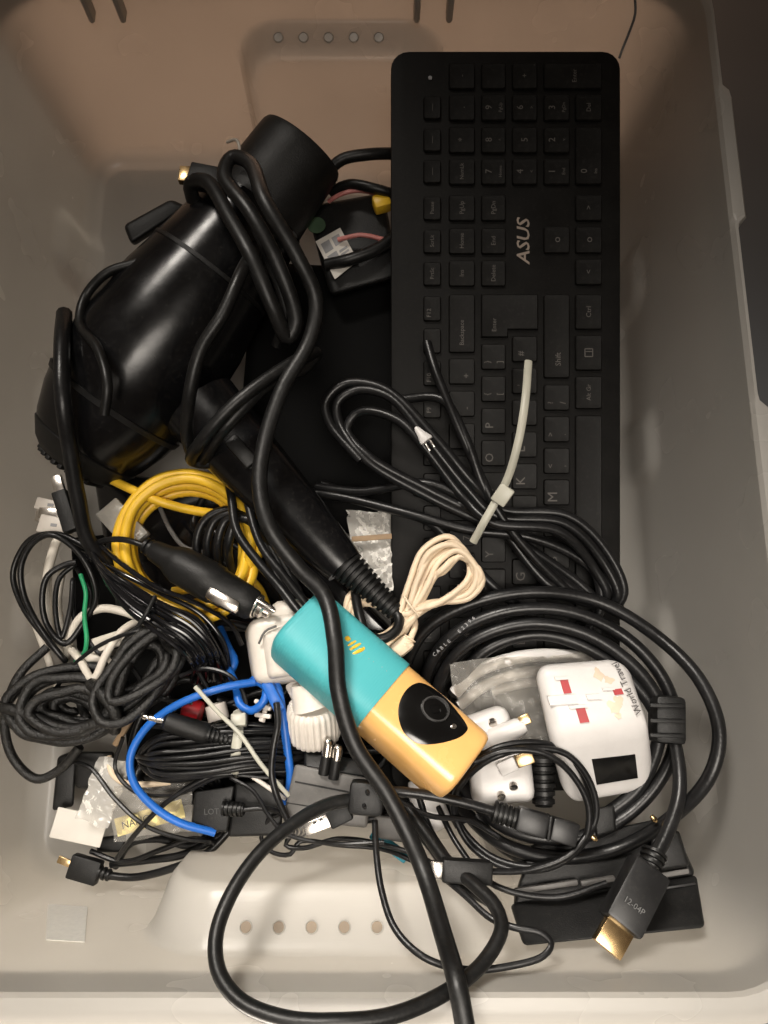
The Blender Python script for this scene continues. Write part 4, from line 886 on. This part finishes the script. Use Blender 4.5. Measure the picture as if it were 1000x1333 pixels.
o = add('white_strand', cord([(320, 1005, .086), (345, 1022, .085), (372, 1040, .082)], 6), OFFW); tag(o, 'short whitish strand below the slanting zip tie tail', 'wire')
jk = thing('audio_jack', 'black audio jack with a metal tip lying on the thin black hank', 'plug', P(240, 945, .09))
add('jack_body', lathe((214, 938, .092), (272, 956, .092), [(0, 8), (.08, 13), (.9, 14), (1, 11)], 18), MATTE, jk); add('jack_tip', lathe((184, 932, .092), (216, 939, .092), [(0, 1.5), (.12, 4), (.3, 3), (.34, 4.5), (1, 4.5)], 14), STEEL, jk)
add('strain_relief', ribbed((270, 955, .092), (304, 964, .090), 11, 7, 6), BLK2, jk); add('cord', cord([(302, 963, .090), (340, 962, .086), (390, 968, .078)], 8), BLK, jk)
o = add('cream_wire', cord([(142, 985, .060), (145, 1004, .064), (160, 1018, .068), (190, 1021, .070), (222, 1018, .068)], 8), CREAM); tag(o, 'short cream wire curving under the blue arc', 'wire')
o = add('brown_stick', block((150, 970, .060), (174, 930, .066), 8, .004, .001), BROWN); tag(o, 'short tan stick pointing up beside the dusty coil', 'stick')
# black parts, white card, bags in the lower left corner
bp_ = thing('black_bracket', 'stepped black plastic bracket in the lower left corner', 'bracket', P(105, 1010, .03))
add('bracket_arm', hexa([(75, 985, .044), (100, 975, .044), (96, 1050, .040), (68, 1056, .040)], [(75, 988, .01), (100, 980, .01), (96, 1048, .01), (70, 1052, .01)], .002), MATTE, bp_)
add('bracket_plate', hexa([(98, 978, .050), (150, 978, .050), (140, 1030, .046), (98, 1025, .046)], [(98, 982, .02), (150, 982, .02), (140, 1026, .02), (98, 1022, .02)], .002), MATTE, bp_)
add('bracket_foot', hexa([(130, 1090, .030), (165, 1085, .030), (162, 1110, .030), (125, 1110, .030)], [(130, 1090, .01), (165, 1085, .01), (162, 1106, .01), (125, 1106, .01)], .002), MATTE, bp_)
o = add('white_card', hexa([(76, 1050, .050), (142, 1064, .052), (130, 1104, .050), (64, 1090, .048)], [(76, 1051, .046), (142, 1065, .048), (130, 1103, .046), (64, 1089, .044)], .0006), PAPER, smooth=True); tag(o, 'creased white card piece in the lower left corner', 'card')
o = add('clear_bag', sheet([(128, 985, .062), (172, 990, .064), (140, 1080, .066), (98, 1066, .062)], 14, 20, .004, seed=3, freq=420), FILM2); tag(o, 'crumpled cloudy plastic bag lying across the white card', 'bag')
lb = thing('labelled_bag', 'clear plastic bag with a yellow handwritten paper label', 'bag', P(195, 1060, .05))
add('film', sheet([(148, 1025, .066), (248, 1010, .070), (252, 1080, .068), (148, 1096, .064)], 20, 14, .004, seed=12, freq=300), FILM, lb)
YQ = [(149, 1066, .064), (236, 1040, .068), (242, 1064, .068), (154, 1089, .064)]
yl = add('paper_slip', slab(quadmap(YQ), [(0, 0), (1, 0), (1, 1), (0, 1)], 0, .0005), YPAPER, lb, smooth=False)
yf = quadmap(YQ); add('handwriting', xf(textM(yf(.30, .5, .0006), yf(.9, .5) - yf(.1, .5), yf(.5, 0) - yf(.5, 1)), textgeo('NANO', .0060, .01)), INK, yl, smooth=False)
o = add('black_rod', cord([(152, 1118, .058), (176, 1086, .072), (215, 1046, .080), (262, 1016, .084), (300, 1004, .084)], 7), BLK); tag(o, 'straight thin black cable slanting over the yellow label bag', 'cable')
mu2 = thing('micro_usb_cable', 'black micro plug cable lying at the bottom left on the box floor', 'cable', P(110, 1135, .03))
add('plug_body', block((92, 1126, .040), (130, 1137, .040), 30, .008, .0012), MATTE, mu2); add('plug_shell', block((76, 1118, .040), (93, 1125, .040), 9, .002, .0003), BRASS, mu2)
add('strain_relief', ribbed((128, 1135, .040), (145, 1140, .040), 9, 7, 3), BLK2, mu2)
add('cord', cord([(142, 1140, .040), (175, 1142, .042), (225, 1130, .048), (270, 1110, .052), (300, 1080, .05)], 10), BLK, mu2)
add('cord', cord([(145, 1125, .034), (190, 1120, .042), (240, 1112, .048), (290, 1086, .05)], 10), BLK, mu2)
add('cord', cord([(150, 1128, .030), (170, 1098, .040), (205, 1092, .044), (250, 1100, .046), (285, 1076, .048)], 10), BLK, mu2)
va = thing('black_adapter', 'black box adapter under the end of the blue cable', 'adapter', P(300, 1060, .06))
VT = [(254, 1030, .082), (306, 1022, .084), (296, 1084, .082), (248, 1080, .080)]
add('adapter_case', hexa(VT, [(254, 1034, .06), (306, 1028, .06), (296, 1080, .06), (250, 1076, .06)], .0015), MATTE, va)
add('adapter_end', hexa([(306, 1018, .080), (372, 1012, .080), (366, 1088, .080), (296, 1090, .078)], [(306, 1022, .05), (372, 1016, .05), (366, 1080, .05), (296, 1082, .05)], .002), MATTE, va)
add('strain_relief', ribbed((290, 1052, .086), (318, 1054, .088), 10, 9, 5), BLK2, va); add('cord', cord([(316, 1054, .088), (345, 1052, .088), (372, 1060, .082)], 7), BLK, va)
vf = quadmap(VT); add('print', xf(textM(vf(.5, .55, .0004), vf(.9, .5) - vf(.1, .5), vf(.5, 0) - vf(.5, 1)), textgeo('LOT', .0048, .01)), mat('faint_print', (.06, .06, .06), .6), va, smooth=False)
# grey power brick and euro plug
gp = thing('power_brick', 'grey-topped power brick below the fluted knob', 'power brick', P(425, 1040, .06))
GT = [(384, 994, .094), (486, 1014, .096), (478, 1078, .094), (368, 1066, .092)]
add('brick_case', hexa(GT, [(384, 998, .05), (486, 1018, .05), (478, 1076, .05), (370, 1064, .05)], .002), GREYB, gp)
gf = quadmap(GT)
add('seam', slab(gf, [(.05, .30), (.97, .34), (.97, .37), (.05, .33)], 0, .0004), MATTE, gp, smooth=False); add('seam', slab(gf, [(.0, .70), (.97, .74), (.97, .755), (.0, .715)], 0, .0004), MATTE, gp, smooth=False)
ep = thing('euro_plug', 'black two-pin plug with bright pins beside the fluted knob', 'plug', P(435, 980, .08))
add('pin', lathe((425, 985, .098), (428, 962, .100), [(0, 6.5), (.85, 6.5), (1, 4)], 16), STEEL, ep); add('pin', lathe((438, 990, .098), (441, 970, .100), [(0, 6.5), (.85, 6.5), (1, 4)], 16), STEEL, ep)
add('pin_sleeve', lathe((421, 1008, .096), (425, 984, .098), [(0, 7), (1, 7)], 16), MATTE, ep); add('pin_sleeve', lathe((434, 1014, .096), (438, 989, .098), [(0, 7), (1, 7)], 16), MATTE, ep)
add('plug_body', hexa([(396, 976, .088), (486, 992, .090), (486, 1014, .094), (396, 998, .094)], [(396, 978, .06), (486, 994, .06), (486, 1012, .06), (396, 996, .06)], .002), MATTE, ep)
# hub with thick cable loop
lpz = thing('thick_usb_cable', 'thick black cable making a big loop over the near wall from a USB hub', 'cable', P(460, 1150, .1))
add('cord', cord([(462, 1040, .118), (425, 1048, .124), (385, 1070, .132), (340, 1108, .142), (303, 1160, .152), (282, 1215, .160), (284, 1262, .168), (312, 1302, .176), (370, 1326, .182), (440, 1330, .184), (510, 1322, .180), (580, 1292, .170), (630, 1252, .158), (653, 1208, .148), (645, 1180, .140), (618, 1152, .130), (585, 1125, .118), (555, 1085, .105), (530, 1050, .095)], 19, 12), BLK2, lpz)
add('connector_block', block((455, 1036, .118), (500, 1040, .118), 42, .016, .003), MATTE, lpz)
for q in ((478, 1030), (474, 1048)): add('block_button', lathe((q[0], q[1], .1255), (q[0] + 1, q[1] + 4, .1275), [(0, 3), (1, 2.5)], 10), DGREY, lpz)
add('usb_body', block((456, 1054, .108), (428, 1068, .108), 23, .008, .0012), MATTE, lpz); us2 = add('usb_shell', block((430, 1067, .108), (397, 1080, .108), 16, .0048, .0003), STEEL, lpz)
for q in ((412, 1070), (420, 1066)): add('shell_window', block((q[0], q[1], .1106), (q[0] - 4, q[1] + 1.6, .1106), 3, .0004, .0001), MATTE, us2)
fl = thing('thin_flat_cable', 'thin flat black cable looping over the near wall handle', 'cable', P(600, 1220, .12))
add('cord', cord([(488, 1068, .118), (490, 1110, .128), (497, 1160, .138), (515, 1210, .148), (552, 1246, .154), (605, 1262, .154), (662, 1258, .152), (708, 1244, .150), (718, 1228, .148), (704, 1214, .146), (672, 1208, .144), (640, 1196, .140), (605, 1165, .130), (575, 1140, .118)], 9, 8, .6), BLK, fl)
for pp, w, l in ((((345, 1085, .075), (350, 1066, .080), (372, 1060, .082), (382, 1080, .082), (372, 1100, .08), (395, 1104, .082), (440, 1092, .086), (500, 1100, .09), (560, 1122, .1), (600, 1160, .115)), 6.5, 'thin grey-black cable running below the USB hub'),
        (((350, 1070, .074), (340, 1090, .072), (352, 1108, .076), (378, 1112, .08), (390, 1096, .08), (440, 1100, .08), (500, 1106, .084), (540, 1122, .092)), 6, 'coiled thin cable beside the black box adapter'),
        (((360, 915, .098), (362, 940, .1), (356, 975, .1), (354, 1010, .098), (362, 1040, .098), (376, 1070, .1)), 9, 'rough black cable standing left of the grey power brick')):
    o = add('thin_black_cable', cord(list(pp), w), BLK); tag(o, l, 'cable')
o = add('spring_coil', cord([(366 + 10 * math.cos(i * .9) + i * .8, 1082 + 8 * math.sin(i * .9), .086 + .002 * math.sin(i)) for i in range(36)], 3, 6), STEEL if False else GREYB); tag(o, 'tightly curled grey wire beside the big cable loop', 'wire')
o = add('teal_strip', block((484, 1084, .082), (530, 1118, .084), 14, .004, .001), TEALS); tag(o, 'teal plastic strip under the flat cord near the USB hub', 'strip')
o = add('grey_block', hexa([(486, 1060, .088), (540, 1066, .088), (545, 1100, .086), (492, 1092, .086)], [(486, 1060, .06), (540, 1066, .06), (545, 1096, .06), (492, 1090, .06)], .002), GREYB); tag(o, 'small grey block under the flat cord below the orange gadget', 'block')

# more thin leads of the left-hand tangle
for pp, w, m, l in (
        (((100, 740, .066), (118, 775, .070), (110, 815, .072), (128, 850, .074), (165, 862, .08), (200, 905, .08), (250, 915, .084)), 5.5, BLK, 'thin black lead dropping past the green wire tie'),
        (((70, 900, .070), (100, 862, .078), (140, 835, .084), (190, 822, .088), (240, 850, .084), (270, 895, .08)), 5.5, BLK, 'thin black lead arching over the dusty coil'),
        (((160, 960, .076), (150, 1000, .070), (175, 1030, .074), (230, 1034, .080), (290, 1010, .086), (350, 1012, .086)), 5.5, BLK, 'thin black lead below the zip-tied black hank'),
        (((120, 700, .084), (160, 735, .094), (205, 765, .097), (255, 785, .094), (300, 812, .090), (315, 840, .086)), 6.5, GLOSS, 'glossy black lead along the lower edge of the yellow coil'),
        (((235, 880, .082), (265, 870, .086), (300, 880, .088), (318, 905, .088), (320, 950, .090)), 6, BLK, 'thin black lead between the red cap and the charger'),
        (((100, 880, .066), (130, 868, .074), (150, 880, .078), (140, 842, .076), (170, 826, .074)), 7, WCORD, 'short white lead tucked into the top of the dusty coil'),
        (((118, 1108, .036), (160, 1122, .040), (210, 1106, .050), (252, 1092, .054), (280, 1098, .054)), 7, BLK, 'thin black lead lying along the box floor below the yellow label'),
        (((90, 990, .056), (118, 1000, .062), (150, 1040, .068), (190, 1075, .072), (240, 1092, .066), (275, 1095, .06)), 6, BLK, 'thin black lead passing over the cloudy bag'),
        (((470, 985, .094), (490, 1010, .098), (520, 1042, .098), (560, 1062, .098), (610, 1068, .1), (650, 1090, .104)), 7, BLK, 'thin black lead below the orange gadget'),
        (((300, 1012, .09), (330, 1030, .092), (350, 1062, .094), (372, 1085, .096), (430, 1098, .096), (500, 1096, .098)), 5.5, BLK, 'thin black lead curling under the big cable loop'),
        (((208, 660, .064), (222, 690, .066), (240, 712, .068), (268, 720, .068)), 6, GREYB, 'short grey lead inside the yellow coil')):
    o = add('thin_lead', cord(list(pp), w, 8), m); tag(o, l, 'cable')

# loose cords lying deeper in the heap (nothing in the photo tells these apart)
rnd = random.Random(3)
for k in range(16):
    cx, cy = rnd.uniform(200, 640), rnd.uniform(640, 1060); n = 7; a0 = rnd.uniform(0, 6.28); rx, ry = rnd.uniform(40, 110), rnd.uniform(30, 80); zz = rnd.uniform(.048, .062)
    pts = [(min(780, max(150, cx + rx * math.cos(a0 + i * .95) + rnd.uniform(-20, 20))), min(1075, cy + ry * math.sin(a0 + i * .95) + rnd.uniform(-20, 20)), zz + rnd.uniform(-.004, .006)) for i in range(n)]
    o = add('buried_cable', cord(pts, rnd.choice([8, 10, 12])), BLK); tag(o, 'black cable buried deep in the dark gaps of the heap', 'cable', 'cables buried in the heap')
